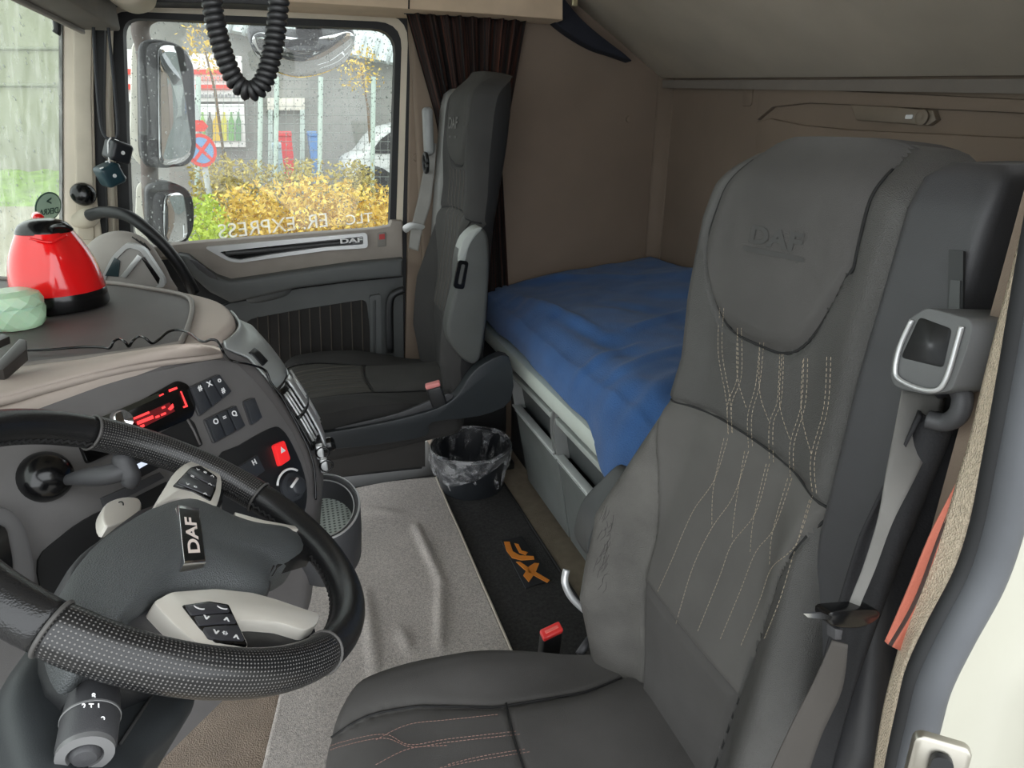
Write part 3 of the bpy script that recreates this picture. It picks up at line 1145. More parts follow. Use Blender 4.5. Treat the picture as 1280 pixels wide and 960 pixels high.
# cushion stitches
for pl in (((395, 945), (430, 932), (480, 923), (515, 934), (560, 928), (650, 918)), ((470, 925), (510, 906), (560, 900), (625, 893)), ((395, 940), (430, 927), (480, 918), (512, 931), (560, 924), (648, 914)), ((470, 956), (512, 936), (560, 932)), ((550, 960), (600, 950), (662, 940)), ((560, 956), (600, 946), (660, 936))):
    seam('stitching', pl, tc_, 0.0006, thread_red, ds, n=10, lift=0.0006, dash=(0.004, 0.0025))
# seat pedestal below the cushion
loft('pedestal', [[S.W(x * k, y * k, z) for x, y in ((-0.46, -0.2), (-0.46, 0.2), (0.0, 0.22), (0.0, -0.22))] for k, z in ((0.9, -0.32), (0.95, -0.22), (1.0, -0.15))], black_pl, ds, angle=30)
# black back cover seen beside the belt, reaching down behind the seat
loft('belt_post', [rrect(S.W(0.055 + h * S.sr, yc, h * S.cr), (1, 0, 0), (0, 1, 0), dx, dy, 0.014) for h, yc, dx, dy in ((0.02, -0.255, 0.13, 0.10), (0.3, -0.262, 0.14, 0.11), (0.5, -0.228, 0.15, 0.096), (0.7, -0.217, 0.15, 0.094), (0.87, -0.212, 0.14, 0.092), (0.9, -0.212, 0.128, 0.084), (0.914, -0.212, 0.10, 0.06))], charcoal, ds)
Pf = lambda x, y, off=0.0: onp(x, y, S.W(-0.024 + 0.78 * S.sr - off, 0, 0.78 * S.cr), Vector((-S.cr, 0, S.sr)))
plate('post_slot', [Pf(1186, 312), Pf(1204, 314), Pf(1203, 392), Pf(1184, 392)], (-1, 0, 0.1), 0.003, 0.0, mat('slot_grey', lin(44, 45, 46), 0.5), ds)
plate('post_slot_insert', [Pf(1188, 350, 0.002), Pf(1200, 351, 0.002), Pf(1199, 392, 0.002), Pf(1185, 392, 0.002)], (-1, 0, 0.1), 0.003, 0.0, mat('slot_inner', lin(70, 72, 72), 0.5), ds)
# belt guide: wedge-shaped housing with a finger scoop
go = [(1158, 384), (1212, 398), (1216, 410), (1208, 440), (1190, 488), (1160, 494), (1118, 484), (1112, 470), (1116, 440), (1136, 398)]
gpts = [Pf(x, y, 0.05) for x, y in rounded(go, 7, 3)]
gd = plate('belt_guide', gpts, (-1, 0, 0.1), 0.075, 0.012, mat('guide_grey', lin(92, 93, 93), 0.42, bump=0.1, bs=900), ds, seg=4)
sci = [Pf(x, y, 0.0505) for x, y in rounded([(1150, 398), (1188, 412), (1178, 458), (1128, 446)], 5, 3)]
scoop = pad('guide_scoop', sci, (-1, 0, 0.1), 0.003, -0.016, mat('scoop_grey', lin(60, 61, 62), 0.4), gd, prof=[(1.06, 0.0), (1.0, -0.15), (0.93, 0.75), (0.85, 1.0), (0.4, 1.0), (0.05, 1.0)])
tube('guide_rim', cr([Pf(x, y, 0.052) for x, y in ((1140, 400), (1126, 430), (1119, 460), (1124, 474), (1150, 486), (1172, 487), (1184, 470), (1196, 430), (1202, 408))], 5), 0.0022, silver, gd, seg=8)
ringc = [Pf(1152 + 34 * math.cos(a), 494 + 20 * math.sin(a), 0.02) for a in lsp(-1.2, 1.9, 14)]
tube('belt_loop', cr([Pf(1196, 482, 0.02), Pf(1203, 498, 0.02), Pf(1198, 518, 0.02), Pf(1182, 528, 0.02), Pf(1160, 524, 0.025)], 5), 0.0085, charcoal, ds, seg=10)


def ribbon(name, pairs, m, parent, thick=0.0016, n=6):
    A = cr([p[0] for p in pairs], n)
    B = cr([p[1] for p in pairs], n)
    k = len(A) - 1
    return sheet(name, lambda a, b: A[round(a * k)].lerp(B[round(a * k)], b), k, 6, m, parent, thick=thick)


bl = [((1128, 488), (1182, 496)), ((1118, 540), (1168, 545)), ((1108, 590), (1142, 600)), ((1098, 645), (1116, 652)), ((1080, 705), (1094, 712)), ((1062, 752), (1074, 760)), ((1056, 778), (1070, 784))]
dep = [0.435, 0.42, 0.40, 0.385, 0.375, 0.37, 0.37]
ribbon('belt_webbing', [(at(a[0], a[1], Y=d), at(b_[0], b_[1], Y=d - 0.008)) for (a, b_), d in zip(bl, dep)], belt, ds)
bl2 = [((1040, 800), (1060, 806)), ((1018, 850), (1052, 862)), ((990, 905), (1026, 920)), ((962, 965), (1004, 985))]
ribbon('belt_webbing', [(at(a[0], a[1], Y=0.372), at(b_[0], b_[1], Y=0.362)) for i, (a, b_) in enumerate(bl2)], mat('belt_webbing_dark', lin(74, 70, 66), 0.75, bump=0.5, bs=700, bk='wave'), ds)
tq = lambda x, y: at(x, y, Y=0.355)
tg = plate('belt_tongue_grip', cr([tq(1036, 768), tq(1052, 764), tq(1090, 762), tq(1101, 766), tq(1097, 776), tq(1075, 786), tq(1042, 784)], 3, True), (0, -1, 0.2), 0.016, 0.004, black_gl, ds)
plate('belt_tongue', [tq(1004, 767), tq(1030, 767), tq(1040, 771), tq(1038, 775), tq(1010, 772)], (0, -1, 0.2), 0.003, 0.0, chrome, tg)
plate('belt_stop', [tq(1044, 786), tq(1054, 788), tq(1052, 800), tq(1044, 800)], (0, -1, 0.2), 0.01, 0.001, charcoal, tg)
# cracked wear on the inner bolster
rw_ = np.random.default_rng(5)
for k in range(26):
    cx, cy = 748 + 0.3 * k + rw_.uniform(-9, 9), 735 - 3.6 * k + rw_.uniform(-10, 10)
    seam('wear_crack', ((cx, cy), (cx + rw_.uniform(2, 6), cy - rw_.uniform(4, 9)), (cx + rw_.uniform(4, 8), cy - rw_.uniform(11, 18))), tb_, 0.0004, mat('crack_grey', lin(52, 50, 48), 0.8), ds, n=3, lift=0.0)
# folded arm rest tucked behind the inner bolster
arm_p = lambda x, y, Y=0.985: at(x, y, Y=Y)
plate('arm_rest', cr([arm_p(718, 672), arm_p(717, 650), arm_p(728, 622), arm_p(750, 598), arm_p(775, 578), arm_p(790, 600), arm_p(770, 660), arm_p(740, 690)], 4, True), (0, 1, 0), 0.07, 0.01, mat('arm_rest_grey', lin(64, 66, 66), 0.45), ds, seg=3)
tube('arm_rest_bracket', cr([arm_p(708, 712, 0.96), arm_p(706, 728, 0.95), arm_p(714, 746, 0.94), arm_p(730, 762, 0.93), arm_p(742, 770, 0.92)], 5), 0.007, silver, ds, seg=10)
tube('recliner_lever', [at(724, 818, Y=0.93), at(738, 798, Y=0.95)], 0.009, charcoal, ds, seg=8)

# driver belt buckle standing between seat and mat
bk = empty('belt_buckle', at(700, 830, Y=1.02), 'red-topped black belt buckle beside the driver seat cushion', 'belt buckle')
bu = (at(703, 786, Y=1.03) - at(674, 800, Y=1.03))
bc = at(689, 791, Y=1.02)
bup = Vector((0.02, -0.12, 1)).normalized()
buw = bu.normalized()
bun = buw.cross(bup).normalized()
rbox('buckle_body', bc - bup * 0.042, (0.046, 0.026, 0.09), 0.006, black_pl, bk, ax=(buw, bun, bup))
rb_ = rbox('release_button', bc + bup * 0.004, (0.046, 0.026, 0.012), 0.004, red_pl, bk, ax=(buw, bun, bup))
rbox('button_groove', bc + bup * 0.0095, (0.03, 0.008, 0.003), 0.001, mat('pink_red', lin(246, 120, 110), 0.4), rb_, ax=(buw, bun, bup))
rbox('buckle_stalk', bc - bup * 0.16, (0.028, 0.014, 0.16), 0.004, black_pl, bk, ax=(buw, bun, bup))

# ------------------------------------------------------------------ passenger seat
ps = empty('passenger_seat', (0.2, 2.08, -0.01), 'shade-darkened passenger seat with folded-up grey arm rest under the window', 'seat')
S2 = Seat(ps, 0.435, 2.08, 0.475, math.radians(6.5), -1, bol=0.8)
pf1 = mat('shaded_passenger_fabric', lin(54, 53, 52), 0.88, bump=0.5, bs=1400, vs=9, var=0.12)  # seat cloth darkened to paint in the dimmer light on this side
pf2 = mat('shaded_passenger_panel', lin(66, 65, 63), 0.88, bump=0.5, bs=1500, vs=8, var=0.12)  # same darkening for shade in the lighter panels
pback = S2.back({'headrest_panel': pf2, 'shoulder_panel': pf1, 'centre_panel': pf2, 'lumbar_panel': pf1, 'outer_bolster': pf1, 'inner_bolster': pf1}, mat('passenger_shell', lin(28, 28, 29), 0.7))
S2.back_seams(seam_dark, 0.0028)
pcush = S2.cushion({'cushion_insert': mat('striped_seat_insert', lin(74, 72, 68), 0.85, bump=0.5, bs=1400, aniso=(1, 14, 1), vs=5, var=0.25), 'cushion_rear_panel': pf2, 'cushion_bolster': pf1, 'cushion_side': mat('seat_side_cloth', lin(46, 45, 44), 0.85, bump=0.4, bs=900)}, 0.14)
S2.cushion_seams(seam_dark, 0.0025)
tp_ = bvh(*pback)
for y in (-0.09, -0.045, 0.0, 0.045, 0.09):
    P_ = [S2.bp(y + 0.008 * math.sin(h * 30), h, 0.001) for h in lsp(0.22, 0.66, 30)]
    tube('stitching', P_, 0.0008, mat('dull_thread', lin(112, 106, 98), 0.8), ps, seg=4)
for y in (-0.1, -0.06, -0.02, 0.02, 0.06, 0.1):
    tube('stitching', [S2.cp(x, y, 0.001) for x in lsp(-0.5, -0.28, 12)], 0.0008, mat('dull_thread', (0, 0, 0)), ps, seg=4)
text('headrest_lettering', 'DAF', S2.bp(0.0, 0.79, 0.001), (0, -1, 0), (0.1, 0, 1), 0.045, 0.0006, mat('passenger_mark', lin(84, 82, 80), 0.6), ps, bold=0.001, sx=1.4)
plate('headrest_bar', [S2.bp(-0.05, 0.755, 0.001), S2.bp(0.05, 0.755, 0.001), S2.bp(0.05, 0.749, 0.001), S2.bp(-0.05, 0.749, 0.001)], (-1, 0, 0.1), 0.002, 0, emb, ps)
# belt post on the door side
loft('belt_post', [rrect(S2.W(0.055 + h * S2.sr, yc, h * S2.cr), (1, 0, 0), (0, 1, 0), dx, dy, 0.02) for h, yc, dx, dy in ((0.02, -0.25, 0.13, 0.09), (0.5, -0.235, 0.14, 0.1), (0.85, -0.222, 0.14, 0.1), (0.885, -0.222, 0.125, 0.085), (0.9, -0.222, 0.09, 0.06))], mat('post_grey', lin(120, 120, 118), 0.5), ps)
g2 = rbox('belt_guide', S2.W(0.035, -0.245, 0.765), (0.032, 0.05, 0.15), 0.014, mat('guide_pale', lin(140, 142, 142), 0.4), ps)
tube('belt_loop', [S2.W(0.02, -0.235 + 0.03 * math.cos(a), 0.665 + 0.03 * math.sin(a)) for a in lsp(0, 2 * math.pi, 16)], 0.007, black_pl, ps, seg=8)
pb = [((536, 176), (546, 180)), ((530, 210), (543, 215)), ((522, 250), (538, 255)), ((514, 285), (528, 288)), ((511, 310), (523, 314))]
ribbon('belt_webbing', [(at(*a, Y=2.34), at(*b_, Y=2.32)) for a, b_ in pb], mat('pale_webbing', lin(130, 128, 124), 0.7, bump=0.4, bs=500), ps)
pt = lambda x, y: at(x, y, Y=2.30)
plate('belt_tongue', cr([pt(503, 284), pt(512, 278), pt(520, 279), pt(531, 282), pt(528, 287), pt(516, 286), pt(508, 291)], 3, True), (0, -1, 0.2), 0.008, 0.001, mat('tongue_pale', lin(190, 192, 190), 0.35, metal=0.5), ps)
# arm rest folded up on the aisle side
ap_ = lambda x, y: at(x, y, Y=1.79)
ar_out = cr([ap_(x, y) for x, y in ((572, 325), (578, 303), (588, 290), (598, 285), (608, 290), (612, 310), (611, 360), (606, 420), (598, 453), (582, 452), (564, 432), (559, 412), (562, 390), (570, 355))], 4, True)
arm2 = plate('arm_rest', ar_out, (0, -1, 0), 0.055, 0.012, mat('arm_rest_dark', lin(74, 76, 74), 0.55, bump=0.3, bs=700), ps, seg=4)
plate('arm_rest_cap', cr([at(x, y, Y=1.787) for x, y in ((573, 326), (578, 303), (588, 290), (598, 284), (603, 286), (594, 296), (586, 310), (581, 328))], 3, True), (0, -1, 0), 0.055, 0.006, mat('arm_cap_pale', lin(150, 154, 150), 0.45), arm2)
ring_frame('arm_rest_grip', rounded([(573, 325), (586, 327), (580, 362), (567, 360)], 4), rounded([(577, 330), (582, 331), (577, 356), (572, 355)], 2), 1.783, 0.01, black_gl, arm2)
# side shield and pedestal
sh = lambda x, y, Y=1.772: at(x, y, Y=Y)
plate('side_shield', cr([sh(x, y) for x, y in ((389, 533), (400, 541), (440, 536), (500, 524), (548, 510), (572, 494), (588, 470), (606, 454), (636, 446), (639, 500), (600, 520), (540, 528), (532, 545), (470, 556), (400, 562), (390, 552))], 3, True), (0, -1, 0), 0.04, 0.008, mat('shield_dark', lin(40, 44, 47), 0.42), ps, seg=3)
plate('shield_ledge', cr([sh(x, y, 1.785) for x, y in ((420, 535), (500, 516), (560, 492), (560, 505), (500, 523), (440, 536))], 3, True), (0, -1, 0.4), 0.05, 0.002, charcoal, ps)
plate('pedestal', [sh(x, y, 1.9) for x, y in ((393, 556), (470, 545), (532, 536), (532, 584), (470, 590), (404, 600))], (0, -1, 0), 0.38, 0.006, mat('pedestal_dark', lin(48, 46, 44), 0.7), ps)
plate('floor_rail', [at(400, 586, Y=1.93), at(528, 572, Y=1.93), at(528, 586, Y=1.93), at(400, 600, Y=1.93)], (0, -1, 0), 0.03, 0.003, black_pl, ps)
b2 = at(541, 481, Y=1.79)
rbox('buckle_body', b2 + Vector((0.012, 0, -0.045)), (0.045, 0.025, 0.08), 0.006, black_pl, ps, ax=((1, -0.2, 0.25), (0.2, 1, 0), (-0.25, 0, 1)))
rbox('release_button', b2, (0.044, 0.026, 0.014), 0.004, mat('faded_red', lin(224, 140, 136), 0.4), ps, ax=((1, -0.2, 0.25), (0.2, 1, 0), (-0.25, 0, 1)))
from mathutils import noise as mnoise


def nz(x, y, s=1.0, seed=0.0):
    return mnoise.noise(Vector((x * s + seed, y * s - seed, seed * 1.7)))


# ================================================================== LOWER BUNK
XB = 0.64
bb = empty('bunk_bed', (0.9, 1.4, -0.01), 'lower bunk with pale edge board and grey storage drawers', 'bunk bed')
loft('edge_board', [[Vector((XB + dx, y, z)) for dx, z in ((0.0, 0.508), (-0.006, 0.52), (-0.006, 0.545), (0.0, 0.556), (0.02, 0.56), (0.06, 0.56), (0.06, 0.505), (0.02, 0.503))] for y in (2.37, 1.9, 1.4, 1.16)], frame_pale, bb, angle=40)
rbox('bunk_board', (1.03, 1.40, 0.53), (0.72, 1.9, 0.03), 0.004, drawer_grey, bb)
rbox('bunk_box', (1.08, 1.40, 0.25), (0.62, 1.9, 0.52), 0.004, black_pl, bb)
XDr = 0.655
Ya = at(637, 475, X=0.665).y
Yb = at(690, 530, X=0.665).y
wdr = Ya - Yb
lip_pale = mat('drawer_lip_pale', lin(196, 200, 198), 0.4)
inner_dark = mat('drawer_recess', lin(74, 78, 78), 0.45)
strip_pale = mat('drawer_top_strip', lin(176, 182, 178), 0.45)
for k in range(3):
    y1 = Ya - k * wdr
    y0 = y1 - wdr
    yc = (y0 + y1) / 2
    w = wdr - 0.012
    d = rbox('drawer', (XDr + 0.012, yc, 0.17), (0.024, w, 0.31), 0.006, drawer_grey, bb)
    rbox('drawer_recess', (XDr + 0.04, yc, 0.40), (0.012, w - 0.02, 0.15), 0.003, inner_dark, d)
    rbox('drawer_lip', (XDr + 0.004, yc, 0.332), (0.03, w, 0.010), 0.005, lip_pale, d)
    rbox('drawer_lip_line', (XDr - 0.001, yc, 0.312), (0.006, w, 0.004), 0.001, lip_pale, d)
    rbox('drawer_top_strip', (XDr + 0.02, yc, 0.452), (0.03, w - 0.03, 0.022), 0.004, strip_pale, d)
    for yy, sg in ((y1 - 0.013, 1), (y0 + 0.013, -1)):
        ck = [(-0.004, 0.322), (-0.004, 0.40), (0.002, 0.44), (0.014, 0.475), (0.045, 0.485), (0.045, 0.322)]
        plate('drawer_cheek', [Vector((XDr + a, yy + 0.007, b)) for a, b in ck], (0, 1, 0), 0.014, 0.003, mat('cheek_grey', lin(150, 152, 150), 0.4, metal=0.3), d)

for d in [c for c in bb.children if c.name.startswith('drawer')]:
    for q in [d] + list(d.children):
        for v in q.data.vertices:
            v.co.x += (0.49 - v.co.z) * 0.17
# mattress in a blue fitted sheet
mt = rbox('mattress', (1.005, 1.39, 0.608), (0.705, 1.90, 0.092), 0.03, blue_sheet, None, seg=4)
tag(mt, 'mattress in a bright blue fitted sheet on the lower bunk', 'mattress')


# blanket
def ridge(x, y, x0, y0, x1, y1, w, h):
    d = Vector((x1 - x0, y1 - y0))
    p = Vector((x - x0, y - y0))
    t = max(0, min(1, p.dot(d) / d.length_squared))
    q = (p - d * t).length
    return h * math.exp(-(q / w) ** 2) * (0.35 + 0.65 * math.sin(math.pi * min(1, max(0.08, t * 0.92 + 0.04))))


RID = []
for (xa, ya, xb, yb_, w, h) in ((650, 367, 755, 417, 0.022, 0.020), (700, 395, 790, 440, 0.03, -0.012), (715, 447, 800, 430, 0.018, 0.012), (790, 415, 855, 398, 0.02, 0.014), (760, 460, 860, 438, 0.02, 0.012), (700, 350, 850, 360, 0.03, 0.008), (790, 500, 850, 470, 0.03, 0.018), (745, 520, 770, 470, 0.03, 0.014), (660, 350, 720, 352, 0.03, 0.012), (725, 380, 850, 400, 0.04, -0.010)):
    p, q = at(xa, ya, Z=0.71), at(xb, yb_, Z=0.71)
    RID.append((p.x, p.y, q.x, q.y, w, h))


def blanket(a, b):
    y = 2.345 - 1.80 * a
    nr = sstep(1.36, 1.20, y)
    front = 0.644 - 0.022 * nr + 0.003 * math.sin(y * 11)
    drop0 = 0.80
    if b < drop0:
        x = 1.362 - (1.362 - 0.67) * (b / drop0)
        t = (x - 0.67) / 0.705
        z = 0.694 + 0.075 * t ** 1.3
        z += 0.010 * nz(x, y, 7, 3.1) + 0.012 * nz(x, y, 3.2, 8.4) + 0.004 * nz(x, y, 16, 1.7)
        for r in RID:
            z += ridge(x, y, *r)
        # softened front edge
        z -= 0.03 * sstep(0.76, 0.67, x) ** 2
        return Vector((x, y, z))
    t = (b - drop0) / (1 - drop0)
    e = blanket(a, drop0 - 1e-6)
    hang = e.z - (0.590 - 0.018 * sstep(1.9, 1.45, y) - 0.075 * nr + 0.005 * nz(y, 0.3, 9, 2.2))
    zz = e.z - hang * (t ** 1.25)
    xx = e.x + (front - e.x) * math.sin(min(1, t * 1.5) * math.pi / 2) - 0.004 * sstep(0.5, 1, t) * (0.5 + 0.5 * math.sin(y * 19))
    return Vector((xx, y, zz))


bl_o = sheet('blanket', blanket, 220, 130, blue_cloth, None, thick=0.006)
tag(bl_o, 'rumpled blue fleece blanket spread over the lower bunk', 'blanket')

# ================================================================== UPPER BUNK
ub = empty('upper_bunk', (1.38, 1.3, 1.4), 'pale felt underside of the tilted upper bunk above the sleeper', 'bunk bed')
A_ = at(815, 99, X=1.375)
B_ = at(1400, 95, X=1.375)
C_ = at(700, 0, Y=A_.y)
D_ = A_ + (C_ - A_) * 1.9
E_ = B_ + (C_ - A_) * 1.9
nn = (D_ - A_).cross(B_ - A_).normalized()
if nn.z > 0:
    nn = -nn
plate('bunk_underside', [A_, B_, E_, D_], nn, 0.12, 0.006, bunk_mat, ub)
rl = (C_ - A_).normalized()
plate('bunk_gap_shade', [A_ + Vector((-0.002, 0.0, -0.004)), B_ + Vector((-0.002, 0, -0.004)), B_ + Vector((0.0, 0, -0.03)), A_ + Vector((0, 0, -0.03))], (-1, 0, 0), 0.02, 0.0, mat('gap_shade_grey', lin(120, 112, 104), 0.7), ub)  # darker strip painted in for the shadow gap under the bunk
yn = 2.325
ia = [(668, -6), (690, 24), (716, 45), (744, 61), (768, 69), (790, 77)]
ib = [(706, -2), (726, 22), (746, 40), (764, 54), (780, 66), (791, 76)]
net = cr([at(x, y, Y=yn) for x, y in ia], 5) + cr([at(x, y, Y=yn - 0.01) for x, y in ib], 5)[::-1]
plate('safety_net_roll', net, (0, -1, 0), 0.05, 0.006, mat('navy_net', lin(30, 32, 42), 0.9, bump=0.6, bs=300), ub)
hk = at(718, 3, Y=yn - 0.03)
rbox('net_clip', hk, (0.02, 0.012, 0.022), 0.003, mat('clip_brass', lin(206, 196, 160), 0.35, metal=0.6), ub)

# ================================================================== CURTAINS
def curtain_mat(name):
    m = mat(name, lin(40, 24, 18), 0.85, coords='UV', aniso=(26, 0.6, 1), vs=3.0, var=0.9, bump=0.3, bs=60)
    rp = [n for n in m.node_tree.nodes if n.type == 'VALTORGB'][0]
    e = rp.color_ramp.elements
    e[0].position, e[0].color = 0.46, (*lin(18, 15, 15), 1)
    e[1].position, e[1].color = 0.78, (*lin(96, 48, 28), 1)
    return m


cm = curtain_mat('brown_striped_curtain')
cu = empty('side_curtain', (0.6, 2.33, 0.5), 'black and rust striped curtain gathered behind the passenger seat', 'curtain')


def curt(a, b):
    kx = [0, 0.28, 0.42, 1.0]
    xl = interp(b, kx, [508, 545, 556, 545])
    xr = interp(b, kx, [657, 634, 626, 640])
    yy = interp(b, [0, 1], [16 + 9 * a, 470])
    p = at(xl + (xr - xl) * a, yy, Y=2.345)
    ph = a * 2 * math.pi * 8.5
    return p + Vector((0, 0.016 * math.sin(ph + 0.8 * math.sin(b * 3)) + 0.006 * math.sin(ph * 2.3 + 1), 0))


sheet('curtain_cloth', curt, 150, 40, cm, cu, thick=0.002, uvs=True)
tube('curtain_rail', [at(505, 15, Y=2.35), at(660, 24, Y=2.35)], 0.006, black_pl, cu, seg=8)

dc = empty('door_curtain', at(1130, 900, Y=0.37), 'black curtain with salmon-striped edge hanging behind the driver seat', 'curtain')


def dcl(a, b):
    xl = interp(b, [0, 0.3, 0.6, 1], [1150, 1085, 1040, 985])
    xr = interp(b, [0, 0.3, 0.6, 1], [1222, 1192, 1150, 1118])
    y = 520 + 520 * b
    p = at(xl + (xr - xl) * a, y, Y=0.408)
    return p + Vector((0.006 * math.sin(a * 20), 0.012 * math.sin(a * 14 + b * 3), 0))


sheet('curtain_cloth', dcl, 40, 30, mat('black_curtain_cloth', lin(34, 34, 36), 0.85, bump=0.4, bs=400), dc, thick=0.003)
salmon = mat('salmon_curtain_edge', lin(196, 112, 92), 0.8, bump=0.4, bs=600, var=0.06)
ed = [[(1203, 592), (1166, 660), (1133, 740), (1106, 801)], [(1204, 598), (1174, 668), (1143, 748), (1111, 806)], [(1204, 600), (1177, 670), (1147, 752), (1115, 808)], [(1206, 606), (1190, 690), (1164, 765), (1131, 816)], [(1207, 608), (1194, 692), (1169, 768), (1136, 815)]]
cols = [salmon, mat('stripe_dark', lin(70, 56, 52), 0.85), salmon, mat('stripe_dark', (0, 0, 0))]
for i in range(4):
    ya_, yb2 = 0.352 - 0.004 * i, 0.352 - 0.004 * (i + 1)
    ribbon('edge_stripe', [(at(*p, Y=ya_), at(*q, Y=yb2)) for p, q in zip(ed[i], ed[i + 1])], cols[i], dc, thick=0.002)

# ================================================================== MATS ON THE FLOOR
gm = [Vector((0.10, 2.22, 0)), Vector((0.41, 2.17, 0)), Vector((0.404, 1.0, 0)), Vector((-0.20, 1.0, 0))]


def grug(a, b):
    t, bo = gm[0].lerp(gm[1], a), gm[3].lerp(gm[2], a)
    p = t.lerp(bo, b)
    if a < 0.5:
        p.x -= (0.5 - a) * 0.06 * math.sin(b * math.pi)
    z = 0.014 + 0.003 * nz(p.x, p.y, 9, 0.3)
    for r in gr_r:
        z += ridge(p.x, p.y, *r)
    return Vector((p.x, p.y, z))


gr_r = []
for (xa, ya, xb, yb_, w, h) in ((520, 660, 552, 730, 0.014, 0.011), (552, 730, 550, 812, 0.014, 0.012), (458, 745, 470, 850, 0.016, 0.009), (500, 790, 512, 815, 0.016, 0.008), (460, 640, 500, 645, 0.02, 0.006)):
    p, q = at(xa, ya, Z=0.01), at(xb, yb_, Z=0.01)
    gr_r.append((p.x, p.y, q.x, q.y, w, h))
ru = sheet('tunnel_rug', grug, 70, 110, carpet, None, thick=0.008)
tag(ru, 'creased light grey carpet rug over the engine tunnel', 'rug')
tube('bound_edge', [grug(1, b) + Vector((0.001, 0, 0.001)) for b in lsp(0, 1, 60)], 0.0045, mat('rug_binding', lin(196, 186, 172), 0.9), ru, seg=8)

bm_ = empty('floor_mat', (0.52, 1.6, 0.0), 'black carpet floor mat with orange XF badge', 'floor mat')
mp_ = [Vector((0.415, 2.18, 0.007)), Vector((0.645, 2.16, 0.007)), Vector((0.652, 1.05, 0.007)), Vector((0.415, 1.05, 0.007))]
sheet('mat_pile', lambda a, b: mp_[0].lerp(mp_[1], a).lerp(mp_[3].lerp(mp_[2], a), b) + Vector((0, 0, 0.002 * nz(a, b * 4, 3, 0.2))), 20, 60, carpet_black, bm_, thick=0.007)
tube('mat_binding', [mp_[1], mp_[2]], 0.005, mat('mat_edge', lin(40, 40, 40), 0.9), bm_, seg=8)
pz = 0.014
pc = [at(x, y, Z=pz) for x, y in ((626, 675), (652, 670), (690, 724), (657, 735))]
plate('badge_patch', pc, (0, 0, 1), 0.004, 0.001, mat('patch_black', lin(36, 37, 40), 0.7), bm_)
for poly in ([(630, 677), (637, 677), (641, 689), (650, 694), (667, 695), (668, 699), (652, 700), (640, 697), (633, 688)], [(643, 679), (648, 680), (652, 688), (660, 690), (657, 693.5), (649, 690.5)], [(645, 702), (650, 702), (662, 710), (687, 725), (684, 728), (671, 721), (656, 712)], [(654, 719), (661, 708), (668, 703.5), (674, 704), (669, 716), (661, 727)]):
    plate('badge_stroke', [at(x, y, Z=pz + 0.002) for x, y in poly], (0, 0, 1), 0.002, 0.0, orange, bm_)

# ================================================================== WASTE BIN
bc_ = at(590, 607, Z=0.004)
dpt = (bc_ - _cO).dot(_cF)
rb0, rt0 = 39 * dpt / FPX, 49 * dpt / FPX
hb = at(589, 557, Y=bc_.y).z
wb = empty('waste_bin', bc_, 'round black waste bin on the floor by the drawers', 'waste bin')
lathe('bin_body', [(rb0 * 0.96, 0.0), (rb0, 0.006), (rt0 * 0.97, hb - 0.02), (rt0, hb - 0.012), (rt0 * 1.02, hb - 0.004), (rt0 * 1.0, hb), (rt0 * 0.96, hb - 0.004), (rb0 * 0.94, 0.012), (0.001, 0.012)], bc_, mat('bin_black', lin(38, 41, 45), 0.5, bump=0.1, bs=500), wb, seg=56, cap=(True, True))
# plastic liner, crumpled over the rim
bag_m = bpy.data.materials.new('clear_bag_film')
bag_m.use_nodes = True
_n_, _l_ = bag_m.node_tree.nodes, bag_m.node_tree.links
_pb = _n_['Principled BSDF']
_pb.inputs['Base Color'].default_value = (0.55, 0.55, 0.56, 1)
_pb.inputs['Roughness'].default_value = 0.08
_tr = _n_.new('ShaderNodeBsdfTransparent')
_mx = _n_.new('ShaderNodeMixShader')
_nt = _n_.new('ShaderNodeTexNoise')
_nt.inputs['Scale'].default_value = 9
_rm = _n_.new('ShaderNodeMapRange')
_rm.inputs['From Min'].default_value = 0.45
_rm.inputs['From Max'].default_value = 0.62
_rm.inputs['To Min'].default_value = 0.10
_rm.inputs['To Max'].default_value = 0.42
_l_.new(_nt.outputs['Fac'], _rm.inputs[0])
_l_.new(_rm.outputs[0], _mx.inputs[0])
_l_.new(_tr.outputs[0], _mx.inputs[1])
_l_.new(_pb.outputs[0], _mx.inputs[2])
_l_.new(_mx.outputs[0], _n_['Material Output'].inputs[0])
rows = [(1.035, -0.058), (1.05, -0.042), (1.05, -0.024), (1.04, -0.005), (1.01, 0.008), (0.95, 0.004), (0.9, -0.04), (0.84, -0.09), (0.72, -0.14), (0.5, -0.17), (0.25, -0.18), (0.05, -0.18)]
V, Fc = [], []
NS = 40
for i, (kr, dz) in enumerate(rows):
    for k in range(NS):
        a = 2 * math.pi * k / NS
        hem = 0.0
        if i < 3:
            hem = (0.035 * max(0, math.cos(a - 4.0)) ** 2 - 0.04 * max(0, math.cos(a - 5.6)) - 0.02 * max(0, math.cos(a - 1.5))) * (1 - i / 3) * -1
        jit = 0.020 if i > 5 else 0.003
        r = rt0 * kr + jit * random.uniform(-1, 1)
        V.append(bc_ + Vector((r * math.cos(a), r * math.sin(a), hb + dz + hem + (jit * 0.8 * random.uniform(-1, 1) if i > 5 else 0.002 * random.uniform(-1, 1)))))
for i in range(len(rows) - 1):
    for k in range(NS):
        q = (k + 1) % NS
        Fc.append((i * NS + k, i * NS + q, (i + 1) * NS + q))
        Fc.append((i * NS + k, (i + 1) * NS + q, (i + 1) * NS + k))
bag = mk('bin_liner', V, Fc, bag_m, None, smooth=False)
tag(bag, 'crumpled clear plastic bag lining the black waste bin', 'bin bag')
